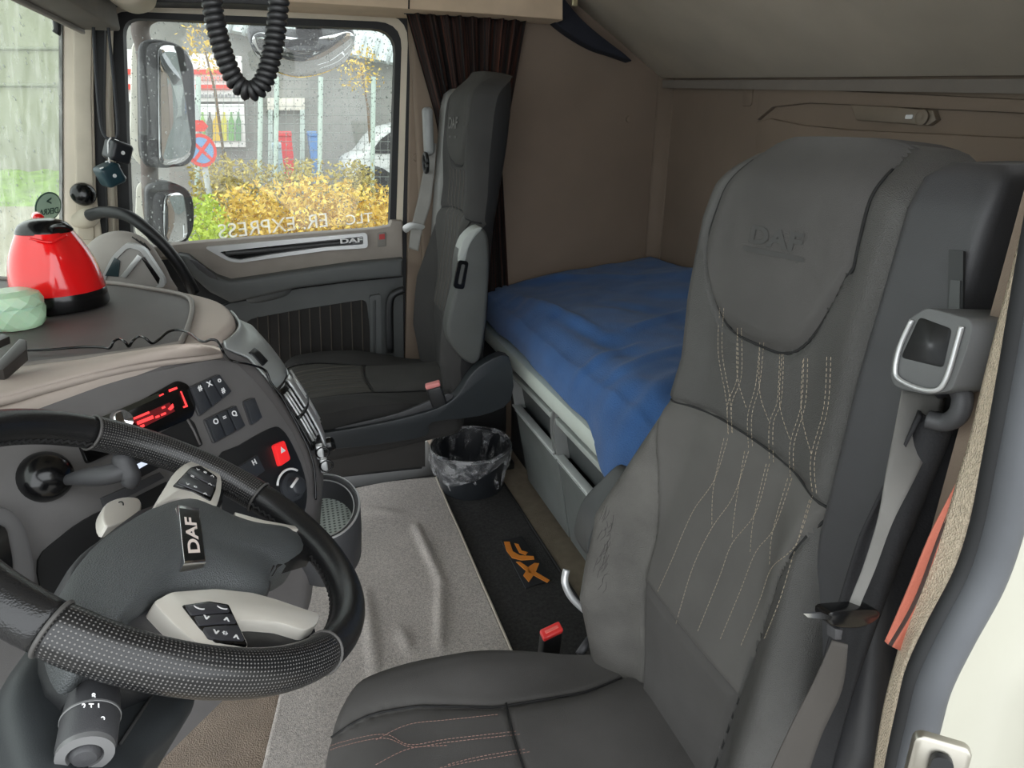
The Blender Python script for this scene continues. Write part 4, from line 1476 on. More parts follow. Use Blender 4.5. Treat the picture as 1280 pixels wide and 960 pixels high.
# ================================================================== DASHBOARD
db = empty('dashboard', (-0.4, 1.3, 0.3), 'grey truck dashboard with angled switch panel and beige padded top', 'dashboard')
FO = Vector((-0.251, 1.054, 0.84))
FH = Vector((0.656, 0.755, 0)).normalized()
FNH = Vector((0.755, -0.656, 0)).normalized()
_t = math.radians(22)
FN = (FNH * math.cos(_t) + Vector((0, 0, 1)) * math.sin(_t)).normalized()
FUP = FN.cross(FH).normalized()
if FUP.z < 0:
    FUP = -FUP


def fp(x, y, off=0.0):
    return onp(x, y, FO + FN * off, FN)


def fpl(px, off=0.0):
    return [fp(x, y, off) for x, y in px]


edge3 = sorted([fp(x, y) for x, y in ((274, 440), (300, 447), (325, 474), (345, 500), (366, 532), (382, 560), (391, 590), (393, 620), (390, 660), (384, 720), (376, 780))], key=lambda p: p.z)
zs_, xs_, ys_ = [p.z for p in edge3], [p.x for p in edge3], [p.y for p in edge3]


def K(z):
    return Vector((interp(z, zs_, xs_), interp(z, zs_, ys_), z))


def section(z, d=0.0):
    k = K(z)
    P = [k - FH * 0.80, k - FH * 0.5, k - FH * 0.25, k - FH * 0.02]
    fl = [k, k + Vector((0.012, 0.03, 0)), k + Vector((0.022, 0.08, 0)), k + Vector((0.018, 0.15, 0)), k + Vector((-0.015, 0.26, 0)), k + Vector((-0.10, 0.38, 0)), k + Vector((-0.24, 0.52, 0)), k + Vector((-0.42, 0.66, 0))]
    P += cr(fl, 4)
    P += [Vector((-1.0, k.y + 0.72, z)), Vector((-1.0, 0.28, z))]
    return P


ztop = 0.895
secs = [section(z) for z in lsp(zs_[0], ztop, 22)]
low_z = zs_[0]
base = [[Vector((p.x, p.y, 0.0)) for p in secs[0]]]
dbody = loft('dash_body', secs, dash_grey, db, angle=45)
tbody = bvh(dbody)
# padded beige top
top_o = section(ztop)
dtop = plate('dash_top', [p + Vector((0, 0, 0.02)) for p in top_o], (0, 0, 1), 0.02, 0.012, dash_beige, db, seg=3)
ZT = ztop + 0.02
# dark tray let into the top
tr_px = [(-140, 353), (40, 350), (130, 353), (190, 361), (230, 369), (240, 380), (238, 400), (228, 424), (214, 432), (120, 446), (0, 460), (-140, 475)]
tro = [at(x, y, Z=ZT + 0.003) for x, y in tr_px]
tray = plate('tray_liner', cr(tro, 3, True), (0, 0, 1), 0.004, 0.002, tray_grey, db)
tube('tray_rim', [at(p.x, p.y, Z=ZT + 0.006) for p in cr([Vector((x, y, 0)) for x, y in tr_px], 4, True)], 0.005, mat('tray_rim', lin(120, 114, 108), 0.55), db, seg=8, closed=True)
# padded brow above the switch panel
r_px = [(-140, 476), (0, 461), (60, 454), (120, 447), (180, 439), (235, 430), (262, 432), (278, 438)]
b_px = [(-140, 524), (0, 497), (50, 484), (100, 471), (150, 459), (200, 450), (250, 444), (278, 440)]
RA = cr([at(x, y, Z=ZT + 0.004) for x, y in r_px], 6)
RBp = cr([fp(x, y, 0.012) for x, y in b_px], 6)
kk = len(RA) - 1


def brow(a, b):
    i = round(a * kk)
    p = RA[i].lerp(RBp[i], b)
    return p + (Vector((0, 0, 1)) + FN * 0.6) * (0.012 * math.sin(math.pi * b) * b * (1 - a ** 6) + 0.004 * math.exp(-((b - 0.33) / 0.1) ** 2) * sstep(0.25, 0.5, a) * (1 - a ** 4))


sheet('brow_pad', brow, kk, 16, dash_beige, db, thick=0.004)
loft('brow_lip', [[RBp[i], RBp[i] - FUP * 0.010 - FN * 0.004, RBp[i] - FN * 0.02, RBp[i] + FUP * 0.004 - FN * 0.02] for i in range(len(RBp))], dash_beige, db)

# ---- face panel details
pnl = mat('panel_grey', lin(104, 102, 101), 0.5, bump=0.15, bs=1100)
fpanel = plate('switch_panel', fpl([(-120, 560), (0, 513), (100, 486), (200, 462), (262, 449), (292, 450), (318, 474), (342, 504), (366, 540), (380, 570), (387, 600), (384, 640), (372, 690), (300, 740), (60, 900), (-120, 980)], 0.006), FN, 0.02, 0.003, pnl, db)
low_dark = plate('lower_panel', cr(fpl([(272, 574), (300, 556), (338, 535), (352, 536), (366, 556), (380, 590), (384, 622), (374, 655), (340, 680), (300, 690), (280, 640)], 0.009), 3, True), FN, 0.006, 0.001, black_pl, db)
# radio
rad = plate('radio', fpl(rounded([(96, 546), (222, 475), (236, 480), (246, 508), (241, 522), (180, 548), (110, 580)], 5, 3), 0.012), FN, 0.012, 0.002, black_gl, db)
slotp = plate('radio_slot', fpl([(120, 524), (198, 491), (202, 495), (126, 530)], 0.0125), FN, 0.002, 0, mat('slot_olive', lin(40, 40, 32), 0.4), rad)
redl = mat('red_display', lin(180, 20, 20), 0.5, emit=((1.0, 0.05, 0.05), 0.55))
redd = mat('red_display_dim', lin(60, 8, 10), 0.5, emit=((0.5, 0.01, 0.02), 0.06))
plate('display', fpl([(165, 524), (212, 503), (219, 514), (176, 536)], 0.0128), FN, 0.001, 0, redd, rad)
for q in ([(167, 522), (186, 514), (187.5, 516.5), (168, 524.5)], [(171, 527), (191, 519), (192.5, 523), (172.5, 531)], [(175, 532), (180, 530), (181, 533), (177, 535)], [(194, 520.5), (199, 518.5), (200, 521), (195, 523)], [(201, 517.5), (207, 515), (208, 517.5), (202, 520)], [(202, 509), (206, 507.3), (207, 509.6), (203, 511.3)], [(210, 511), (216, 504.5), (217.5, 509), (213.5, 513)], [(199, 494), (204, 491.5), (205, 493), (200, 495.5)], [(211, 487), (221, 483.5), (222, 486), (212, 490)], [(225.5, 489), (227, 489), (235, 508), (233, 509)], [(229, 508), (234, 506), (235, 508), (230, 510)]):
    plate('display_segment', fpl(q, 0.0135), FN, 0.0008, 0, redl, rad)
lathe('volume_knob', [(0.0, 0.0), (0.016, 0), (0.016, 0.012), (0.013, 0.016), (0.0, 0.014)], fp(148, 527, 0.012), chrome, rad, axis=FN, seg=24)
# storage slot under the radio
plate('cubby', fpl(rounded([(150, 568), (236, 522), (243, 528), (254, 556), (170, 600)], 3, 2), 0.0075), FN, 0.002, 0, mat('cubby_black', lin(18, 18, 19), 0.6), db)
tube('cubby_edge', fpl([(234, 524), (243, 540), (250, 556)], 0.01), 0.002, dash_grey, db, seg=6)
plate('display_strip', fpl([(172, 580), (186, 573), (190, 577), (174, 586)], 0.014), FN, 0.002, 0, mat('pale_screen', lin(190, 200, 226), 0.4, emit=((0.6, 0.66, 0.8), 0.35)), db)
plate('lower_shelf', fpl([(128, 622), (200, 590), (206, 597), (132, 636)], 0.012), FN, 0.006, 0.001, charcoal, db)
plate('lower_slot', fpl([(140, 636), (208, 602), (214, 622), (160, 650)], 0.0085), FN, 0.003, 0, mat('cubby_black', (0, 0, 0)), db)
# rocker blocks
blk = mat('rocker_black', lin(50, 52, 56), 0.4)


def rocker(quad, n, marks, parent=db):
    P = fpl(rounded(quad, 4, 3), 0.014)
    ring = plate('switch_bezel', [p - FN * 0.004 + (p - area_centroid(P)) * 0.06 for p in P], FN, 0.006, 0.002, mat('bezel_grey', lin(70, 69, 70), 0.45), parent)
    a, b, c, d = [fp(x, y, 0.0165) for x, y in quad]
    for k in range(n):
        t0, t1 = k / n + 0.012, (k + 1) / n - 0.012
        q = [a.lerp(b, t0), a.lerp(b, t1), d.lerp(c, t1), d.lerp(c, t0)]
        cc = area_centroid(q)
        rk = plate('rocker', [cc + (p - cc) * 0.95 for p in q], FN, 0.006, 0.0012, blk, ring)
    for (x, y, s) in marks:
        g = fp(x, y, 0.0170)
        text('rocker_symbol', s, g, FH, FUP, 0.0125, 0.0003, white_mark, ring, bold=0.0004)


rocker([(238, 484), (275, 467), (291, 489), (252, 519)], 3, [(250, 485, '#'), (262, 480, 'X'), (274, 475, 'o'), (279, 488, '#')])
rocker([(258, 524), (296, 506), (308, 532), (270, 553)], 3, [(270, 527, 'O'), (281, 522, '='), (293, 517, 'Q')])
rocker([(306, 501), (319, 496), (329, 522), (316, 531)], 1, [])
rocker([(294, 586), (323, 568), (333, 588), (306, 606)], 1, [(318, 578, 'H')])
hz_ = plate('hazard_switch', fpl(rounded([(343, 556), (356, 550), (364, 574), (351, 583)], 3, 3), 0.018), FN, 0.01, 0.002, red_btn, db)
plate('hazard_symbol', [fp(353, 562, 0.0187) + FH * a + FUP * b for a, b in ((-0.006, -0.005), (0.006, -0.005), (0, 0.006))], FN, 0.0006, 0, white_mark, hz_)
rot = lathe('temperature_knob', [(0.0, 0), (0.026, 0), (0.026, 0.006), (0.018, 0.008), (0.016, 0.022), (0.012, 0.025), (0, 0.025)], fp(364, 609, 0.009), blk, db, axis=FN, seg=32)
arcp = [fp(364 + 17 * math.cos(a), 607 + 21 * math.sin(a), 0.0175) for a in lsp(math.pi * 1.0, math.pi * 1.65, 12)]
tube('knob_scale', arcp, 0.0022, white_mark, rot, seg=6)
tube('knob_pointer', [fp(364, 609, 0.036), fp(372, 598, 0.034)], 0.0025, white_mark, rot, seg=6)
# vents and silver fascia on the passenger flank


def fl_pl(name, px, m, lift=0.003, par=db, th=0.006):
    P = [stick(tbody, x, y, lift) for x, y in px]
    P = [p for p in P if p is not None]
    if len(P) < 3:
        return None
    c = area_centroid(P)
    n = Vector()
    for i in range(len(P)):
        n += (P[i] - c).cross(P[(i + 1) % len(P)] - c)
    n.normalize()
    if n.dot(_cO - c) < 0:
        n = -n
    return plate(name, P, n, th, 0.0, m, par)


def fl_tube(name, px, r, m, lift=0.004, par=db, n=3):
    P = cr([Vector((x, y, 0)) for x, y in px], n)
    P = [stick(tbody, p.x, p.y, lift) for p in P]
    P = [p for p in P if p is not None]
    return tube(name, P, r, m, par, seg=6) if len(P) > 1 else None


# ---- instrument pod and column levers, seen past the wheel
ball = lathe('mount_ball', [(0.0, -0.004)] + [(0.034 * math.cos(a), 0.030 * math.sin(a)) for a in lsp(0, math.pi / 2 - 0.02, 12)], fp(56, 596, 0.006), black_gl, db, axis=FN, seg=32)
pod = plate('pod_ring', cr(fpl([(-60, 640), (0, 632), (28, 650), (42, 690), (45, 730), (30, 770), (-60, 800)], 0.03), 4, True), FN, 0.03, 0.006, mat('pod_grey', lin(96, 95, 95), 0.45), db)
plate('pod_face', cr(fpl([(-60, 664), (0, 656), (12, 680), (16, 715), (8, 750), (-60, 780)], 0.033), 4, True), FN, 0.004, 0, black_gl, db)
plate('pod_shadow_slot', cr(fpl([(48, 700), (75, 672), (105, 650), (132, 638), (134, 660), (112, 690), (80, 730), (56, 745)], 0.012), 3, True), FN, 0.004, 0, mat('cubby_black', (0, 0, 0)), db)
# cup tray at the foot of the dashboard
cup_c = at(402, 650, Y=1.17)
ct = empty('cup_tray', cup_c - Vector((0, 0, 0.05)), 'dark oval tray with perforated silver liner at the dashboard foot', 'tray')
crx, cry = 0.075, 0.125


def oval(k, z, dx=0.0):
    return [cup_c + Vector((dx + crx * k * math.cos(a), cry * k * math.sin(a), z)) for a in lsp(0, 2 * math.pi, 48, endpoint=False)]


loft('tray_body', [oval(0.80, -0.085), oval(0.94, -0.07), oval(1.0, -0.02), oval(1.02, 0.028), oval(1.0, 0.034), oval(0.93, 0.034), oval(0.86, 0.028), oval(0.84, -0.004), oval(0.80, -0.012)], charcoal, ct, cap=(True, False))
tube('tray_bead', [p for p in oval(1.0, 0.035)], 0.0022, silver, ct, seg=6, closed=True)
tube('tray_bead', [p for p in oval(0.86, 0.03)], 0.0015, silver, ct, seg=6, closed=True)
pm = perf_mat('perforated_silver', lin(190, 200, 194), lin(90, 100, 96), 16, 26, rad=0.22, rough=0.4)
N_ = 48
V_ = [cup_c + Vector((0, 0, -0.010))] + oval(0.83, -0.010)
mk('tray_liner', V_, [(0, 1 + i, 1 + (i + 1) % N_) for i in range(N_)], pm, ct, uv=lambda fi, li, vi: ((V_[vi].x - cup_c.x) / (2 * crx) + 0.5, (V_[vi].y - cup_c.y) / (2 * cry) + 0.5))

# passenger end of the dashboard
pe = empty('dashboard_end', at(150, 345, Y=2.15), 'rounded grey passenger end of the dashboard with silver framed vent', 'dashboard')
YE = 2.12
eo = cr([at(x, y, Y=YE) for x, y in ((92, 352), (100, 318), (118, 296), (142, 287), (166, 289), (186, 300), (202, 322), (214, 345), (222, 372), (150, 380))], 4, True)
pad('end_body', eo, (0.25, -1, 0.25), 0.28, 0.03, mat('end_grey', lin(150, 144, 138), 0.55, bump=0.15, bs=900), pe)
ring_frame('vent_bezel', rounded([(122, 356), (140, 320), (158, 303), (180, 310), (206, 350), (206, 360)], 8), rounded([(128, 356), (145, 324), (160, 309), (176, 314), (197, 350), (197, 360)], 6), YE - 0.055, 0.03, silver, pe)
plate('vent_face', [at(x, y, Y=YE - 0.052) for x, y in rounded([(128, 356), (145, 324), (160, 309), (176, 314), (197, 350), (197, 360)], 6)], (0, -1, 0), 0.02, 0.003, mat('vent_face_grey', lin(140, 136, 132), 0.5), pe)
plate('vent_dark', [at(x, y, Y=YE - 0.056) for x, y in ((131, 345), (143, 322), (150, 326), (148, 346))], (0, -1, 0), 0.006, 0.001, mat('vent_blue_dark', lin(40, 56, 60), 0.3), pe)
plate('vent_bar', [at(x, y, Y=YE - 0.06) for x, y in ((150, 346), (172, 318), (178, 322), (157, 348))], (0, -1, 0), 0.008, 0.002, silver, pe)
plate('vent_slot', [at(x, y, Y=YE - 0.056) for x, y in ((176, 322), (181, 321), (200, 348), (198, 356))], (0, -1, 0), 0.006, 0.001, black_gl, pe)
for k in range(4):
    tube('defrost_slat', [at(165 + 5 * k, 296 + 2.5 * k, Y=YE - 0.05), at(176 + 4 * k, 304 + 3 * k, Y=YE - 0.05)], 0.0018, seam_dark, pe, seg=6)

# ================================================================== STEERING WHEEL
Wc = Vector((-0.1650, 0.6923, 0.8400))
Wn = Vector((0.5801, 0.0990, 0.8085)).normalized()
Wa = Vector((0, 1, 0)).cross(Wn).normalized()
Wb = Wn.cross(Wa).normalized()
RW, rW = 0.218, 0.0205


def wp(x, y, off=0.0):
    return onp(x, y, Wc + Wn * off, Wn)


def wpl(px, off=0.0):
    return [wp(x, y, off) for x, y in px]


def wang(x, y):
    d = wp(x, y) - Wc
    return math.atan2(d.dot(Wb), d.dot(Wa))


sw_ = empty('steering_wheel', Wc, 'black leather steering wheel with perforated grips and satin spokes', 'steering wheel')


def arc(name, a0, a1, m, r=rW, parent=sw_, n=60):
    rings = []
    SEG = 26
    for i in range(n + 1):
        a = a0 + (a1 - a0) * i / n
        c = Wc + (Wa * math.cos(a) + Wb * math.sin(a)) * RW
        e = (Wa * math.cos(a) + Wb * math.sin(a))
        edge = min(i, n - i)
        rr = r * (1.0 if edge > 1 else 0.985)
        rings.append([c + e * (rr * 0.94 * math.cos(2 * math.pi * k / SEG)) + Wn * (rr * 1.04 * math.sin(2 * math.pi * k / SEG)) for k in range(SEG)])
    L = abs(a1 - a0) * RW

    def uv(fi, li, vi):
        i = vi // SEG
        k = vi % SEG
        ri, kk_ = fi // SEG, fi % SEG
        if kk_ == SEG - 1 and k == 0:
            k = SEG
        return (i / n * L, k / SEG * (2 * math.pi * r))
    return loft(name, rings, m, parent, uv=uv)


hide = mat('wheel_leather', lin(28, 28, 29), 0.27, var=0.1, bump=0.15, bs=600, bk='voronoi')
perf = perf_mat('wheel_perforated_leather', lin(26, 26, 27), lin(108, 106, 104), 300, 300, rad=0.15, rough=0.28, bump=0.5)
A0, A1 = wang(346, 612), wang(98, 520)
B0, B1 = wang(432, 838), wang(48, 800)


def span(a, b):
    return (a, b)


def norm(a):
    return a % (2 * math.pi)


cuts = sorted([(norm(A0), 'A0'), (norm(A1), 'A1'), (norm(B0), 'B0'), (norm(B1), 'B1')])
for i, (a, nm) in enumerate(cuts):
    b, nm2 = cuts[(i + 1) % 4]
    if b < a:
        b += 2 * math.pi
    grip = {nm, nm2} in ({'A0', 'A1'}, {'B0', 'B1'})
    arc('rim_grip' if grip else 'rim_leather', a, b, perf if grip else hide, rW * (1.03 if grip else 1.0))
for a in (A0, A1, B0, B1):
    cc = Wc + (Wa * math.cos(a) + Wb * math.sin(a)) * RW
    e = Wa * math.cos(a) + Wb * math.sin(a)
    tube('rim_joint', [cc + e * (rW * 0.98 * math.cos(t)) + Wn * (rW * 1.08 * math.sin(t)) for t in lsp(0, 2 * math.pi, 24, endpoint=False)], 0.0018, seam_grey, sw_, seg=6, closed=True)
# sewn joint along the inside of the rim
V_, F_ = [], []
inner_pts = [Wc + (Wa * math.cos(a) + Wb * math.sin(a)) * (RW - rW * 0.9) + Wn * (-rW * 0.35) for a in lsp(0, 2 * math.pi, 260, endpoint=False)]
tube('rim_stitching', [p + Wn * (0.0018 * (1 if i % 2 else -1)) for i, p in enumerate(inner_pts)], 0.0017, seam_dark, sw_, seg=5, closed=True)

hubm = mat('hub_grain', lin(78, 81, 82), 0.5, bump=0.5, bs=700, bk='voronoi', vs=8)
hub_px = [(92, 728), (98, 704), (122, 676), (158, 650), (198, 629), (236, 620), (266, 628), (296, 643), (330, 654), (366, 659), (380, 666), (382, 684), (366, 696), (346, 702), (341, 718), (338, 734), (315, 741), (270, 736), (235, 736), (206, 743), (180, 760), (150, 781), (120, 802), (102, 785), (92, 755)]
hub = pad('hub_pad', cr(wpl(hub_px, 0.0), 3, True), Wn, 0.05, 0.020, hubm, sw_, centre=wp(222, 690, 0.0))
thub = bvh(hub)
# hub skirt below the pad
pad('hub_skirt', cr(wpl([(84, 735), (92, 700), (130, 668), (200, 625), (290, 640), (340, 700), (330, 745), (240, 745), (150, 800), (105, 815), (86, 780)], -0.03), 3, True), Wn, 0.05, 0.004, charcoal, sw_)
# four spokes
plate('spoke', wpl([(290, 643), (330, 653), (372, 658), (392, 664), (392, 692), (370, 698), (346, 704), (330, 720)], -0.004), Wn, 0.02, 0.004, hide, sw_)
plate('spoke', wpl([(300, 768), (350, 774), (395, 784), (398, 800), (380, 808), (310, 812), (285, 800)], -0.006), Wn, 0.02, 0.004, black_pl, sw_)
plate('spoke', wpl([(118, 800), (150, 780), (194, 750), (222, 778), (250, 806), (240, 830), (180, 825), (140, 815)], -0.008), Wn, 0.02, 0.004, charcoal, sw_)
plate('spoke', wpl([(160, 650), (200, 626), (215, 596), (230, 575), (262, 572), (282, 590), (280, 625), (262, 630)], -0.012), Wn, 0.02, 0.004, black_pl, sw_)
# satin covers
cov1 = plate('spoke_cover', cr(wpl([(196, 630), (208, 606), (220, 588), (236, 577), (256, 576), (272, 587), (278, 602), (275, 622), (268, 634), (248, 624), (222, 622)], 0.008), 3, True), Wn, 0.016, 0.003, satin, sw_)
cov2 = plate('spoke_cover', wpl(rounded([(191, 752), (214, 739), (270, 735), (316, 740), (345, 748), (374, 758), (401, 767), (397, 780), (382, 788), (350, 778), (318, 775), (297, 776), (312, 808), (284, 806), (256, 807), (236, 796), (214, 776)], 5, 2), 0.007), Wn, 0.016, 0.002, satin, sw_)
plate('trim_line', wpl([(294, 640), (330, 650), (368, 657), (378, 661), (366, 663), (328, 656), (294, 646)], 0.006), Wn, 0.006, 0.001, satin, sw_)
bp1 = plate('button_panel', wpl(rounded([(216, 607), (238, 584), (250, 581), (272, 596), (270, 612), (264, 626), (242, 614)], 2, 2), 0.0095), Wn, 0.004, 0.001, black_gl, cov1)
bp2 = plate('button_panel', wpl(rounded([(228, 756), (262, 751), (286, 755), (310, 806), (270, 802), (250, 784)], 2, 2), 0.0085), Wn, 0.004, 0.001, black_gl, cov2)
btn = mat('wheel_button', lin(58, 58, 62), 0.35)
for q in ([(222, 603), (232, 592), (268, 610), (264, 620)], [(234, 590), (240, 584), (272, 599), (270, 608)]):
    plate('wheel_button', wpl(rounded(q, 2, 2), 0.011), Wn, 0.003, 0.0008, btn, bp1)
for q in ([(232, 757), (262, 753), (284, 756), (288, 764), (262, 766), (240, 768)], [(243, 770), (264, 768), (290, 767), (296, 778), (270, 779), (250, 781)], [(254, 784), (270, 782), (298, 781), (306, 800), (276, 799), (262, 796)]):
    plate('wheel_button', wpl(rounded(q, 2, 2), 0.010), Wn, 0.003, 0.0008, btn, bp2)
for x, y, s in ((248, 757 + 3, '('), (277, 760, '('), (259, 772, '<'), (284, 774, '>'), (271, 790, '<'), (284, 792, '*'), (296, 796, '>')):
    text('button_symbol', s, wp(x, y, 0.0112), Wb, -Wa, 0.010, 0.0002, white_mark, bp2, bold=0.0004)
for x, y, s in ((235, 605, '<'), (246, 609, '*'), (257, 617, '>'), (240, 595, 'o'), (263, 605, '>'), (248, 587, '<'), (256, 590, 'o'), (266, 595, '>')):
    text('button_symbol', s, wp(x, y, 0.0122), Wb, -Wa, 0.009, 0.0002, white_mark, bp1, bold=0.0003)
# badge
def badge_pt(a, b, k, lift):
    c = [(223, 633), (249, 637), (257, 700), (231, 702)]
    m0 = (240.0, 668.0)
    q = [(m0[0] + (x - m0[0]) * k, m0[1] + (y - m0[1]) * k) for x, y in c]
    x = (q[0][0] * (1 - a) + q[1][0] * a) * (1 - b) + (q[3][0] * (1 - a) + q[2][0] * a) * b
    y = (q[0][1] * (1 - a) + q[1][1] * a) * (1 - b) + (q[3][1] * (1 - a) + q[2][1] * a) * b
    return stick(thub, x, y, lift)


_g = np.array([badge_pt(i / 6, j / 10, 1.0, 0.0)[:] for i in range(7) for j in range(11)])
_c0 = _g.mean(0)
_nv = np.linalg.svd(_g - _c0)[2][2]
bn = Vector(_nv.tolist()).normalized()
bn = bn if bn.dot(Wn) > 0 else -bn
bc0 = Vector(_c0.tolist())
_mx = float(((_g - _c0) @ np.array(bn[:])).max())


def bpoly(k, off):
    c = [(223, 633), (249, 637), (257, 700), (231, 702)]
    return [onp(240 + (x - 240) * k, 668 + (y - 668) * k, bc0 + bn * (_mx + off), bn) for x, y in c]


bdg = plate('badge', bpoly(1.06, 0.0006), bn, 0.012, 0.0006, chrome, sw_)
plate('badge_field', bpoly(0.95, 0.0012), bn, 0.002, 0, black_gl, bdg)
q0, q1, q2, q3 = bpoly(0.95, 0.0015)
bt = text('badge_lettering', 'DAF', (0, 0, 0), (1, 0, 0), (0, 1, 0), 1.0, 0.0, mat('badge_white', lin(236, 222, 214), 0.4), bdg, bold=0.03)
_xs = [v.co.x for v in bt.data.vertices]
_ys = [v.co.y for v in bt.data.vertices]
for v in bt.data.vertices:
    fu = 0.12 + 0.70 * (v.co.x - min(_xs)) / (max(_xs) - min(_xs))
    fv = 0.20 + 0.60 * (v.co.y - min(_ys)) / (max(_ys) - min(_ys))
    v.co = q2.lerp(q3, fv).lerp(q1.lerp(q0, fv), fu)

# ---- steering column with levers
scol = empty('steering_column', Wc - Wn * 0.2, 'dark steering column shroud with levers under the wheel', 'steering column')
sh_px = [(96, 740), (40, 800), (12, 850), (22, 910), (60, 990), (170, 990), (196, 930), (252, 868), (250, 790), (180, 760)]
plate('column_shroud', cr(wpl(sh_px, -0.075), 3, True), Wn, 0.16, 0.02, mat('shroud_dark', lin(42, 45, 47), 0.5, bump=0.1, bs=700), scol, seg=4)
plate('column_collar', cr(wpl([(120, 700), (80, 760), (110, 830), (220, 820), (260, 750), (200, 690)], -0.03), 3, True), Wn, 0.05, 0.004, black_pl, scol)
tube('shroud_joint', wpl([(250, 800), (196, 860), (150, 930)], -0.0735), 0.0016, seam_dark, scol, seg=6)
s0, s1 = wp(122, 842, -0.055), at(107, 940, Y=(wp(122, 842, -0.055).y - 0.075))
sax = (s1 - s0).normalized()
sl = (s1 - s0).length
stl = lathe('indicator_lever', [(0.010, -0.02), (0.016, 0.01), (0.0195, sl * 0.4), (0.0205, sl * 0.62), (0.0205, sl * 0.95), (0.0185, sl)], s0, charcoal, scol, axis=sax, seg=32)
lathe('lever_ring', [(0.0208, sl * 0.60), (0.0214, sl * 0.605), (0.0214, sl * 0.625), (0.0208, sl * 0.63)], s0, mat('lever_ring_grey', lin(110, 110, 110), 0.4), stl, axis=sax, seg=32, cap=(False, False))
lathe('lever_end', [(0.0195, sl * 0.98), (0.0195, sl + 0.003), (0.0125, sl + 0.004), (0.0115, sl - 0.002)], s0, mat('lever_ring_grey', (0, 0, 0)), stl, axis=sax, seg=32, cap=(False, False))
lathe('lever_button', [(0.0105, sl - 0.004), (0.0105, sl + 0.003), (0.008, sl + 0.0065), (0.0, sl + 0.0075)], s0, charcoal, stl, axis=sax, seg=24)
tlev = bvh(stl)
for x, y, s in ((117, 871, '8'), (105, 884, '2'), (114, 884, 'T'), (123, 884, '1'), (128, 898, 'o')):
    q = stick(tlev, x, y, 0.0006)
    if q:
        text('lever_symbol', s, q, _cR, _cU, 0.0062, 0.0001, white_mark, stl, bold=0.0002)
# gear lever behind the rim
gl_ = [fp(84, 600, 0.03), fp(100, 597, 0.055), fp(130, 594, 0.085), fp(148, 590, 0.10), fp(160, 586, 0.105)]
tube('gear_lever', cr(gl_, 5), [0.007 + 0.0065 * sstep(0, 0.5, i / 20) for i in range(21)], charcoal, scol, seg=16)
kq = [fp(150, 566, 0.106), fp(156, 582, 0.106), fp(163, 598, 0.106), fp(158, 608, 0.1)]
tube('gear_lever_knob', cr(kq, 5), [0.008, 0.010, 0.012, 0.013, 0.0135, 0.0135, 0.0135, 0.0135, 0.0135, 0.0135, 0.013, 0.0125, 0.012, 0.011, 0.009, 0.006], charcoal, scol, seg=14)
sl2 = plate('wiper_lever', cr(wpl([(128, 640), (134, 628), (152, 621), (172, 622), (178, 632), (170, 646), (146, 655), (132, 656)], -0.05), 3, True), Wn, 0.016, 0.004, satin, scol, seg=3)
text('lever_symbol', 'o', wp(151, 629, -0.0492), _cR, _cU, 0.016, 0.0002, seam_dark, sl2)
# ================================================================== THINGS ON THE DASHBOARD
kc = at(79, 382, Z=ZT + 0.006)
kd = (kc - _cO).dot(_cF)
kp = kd / FPX
kz = lambda y: at(79, y, Y=kc.y).z - kc.z
ket = empty('kettle', kc, 'small glossy red electric kettle with black base and lid', 'kettle')
a_sp = math.atan2(-kc.y, -kc.x + 0.12)
red_k = mat('kettle_red', lin(226, 22, 26), 0.12, var=0.02, coat=0.6)
lathe('kettle_base', [(50 * kp, 0), (51.5 * kp, 0.004), (51 * kp, kz(362) - 0.002), (50 * kp, kz(360))], kc, black_gl, ket, seg=56)


def spout(a, h):
    d = (a - a_sp + math.pi) % (2 * math.pi) - math.pi
    t = sstep(0.03, kz(290), h)
    return 1 + 0.16 * t * math.exp(-(d / 0.34) ** 2) - 0.03 * t * math.exp(-((abs(d) - 0.62) / 0.22) ** 2)


prof = [(50.5, 361), (50.5, 358), (49.5, 350), (48, 340), (46, 330), (43.5, 321), (40, 311), (36, 302), (32, 294), (29, 288)]
lathe('kettle_body', [(r * kp, kz(y)) for r, y in prof], kc, red_k, ket, seg=80, shape=spout, cap=(False, False))
lathe('lid', [(30 * kp, kz(289)), (29 * kp, kz(285)), (25 * kp, kz(279)), (19 * kp, kz(275)), (11 * kp, kz(272.5)), (0.0, kz(272))], kc, black_gl, ket, seg=48, cap=(True, False))
tube('lid_grip', cr([at(60, 287, Y=kc.y - 0.03), at(70, 283, Y=kc.y - 0.045), at(82, 283, Y=kc.y - 0.045), at(90, 287, Y=kc.y - 0.035)], 5), 0.004, black_gl, ket, seg=10, flat=0.7)
tube('spout_lip', cr([kc + Vector((0, 0, -0.004)) + Vector((math.cos(a_sp + d) * r, math.sin(a_sp + d) * r, kz(291) + e)) for d, r, e in ((-0.5, 0.060, 0.004), (-0.25, 0.064, 0.0), (0, 0.068, -0.004), (0.25, 0.064, 0.0), (0.5, 0.060, 0.004))], 4), 0.0022, red_k, ket, seg=8)
# handle on the far side
hd_d = Vector((-math.cos(a_sp), -math.sin(a_sp), 0))
tube('handle', cr([kc + hd_d * (30 * kp) + Vector((0, 0, kz(276))), kc + hd_d * (52 * kp) + Vector((0, 0, kz(276))), kc + hd_d * (66 * kp) + Vector((0, 0, kz(300))), kc + hd_d * (64 * kp) + Vector((0, 0, kz(340))), kc + hd_d * (49 * kp) + Vector((0, 0, kz(356)))], 5), 0.010, red_k, ket, seg=10)

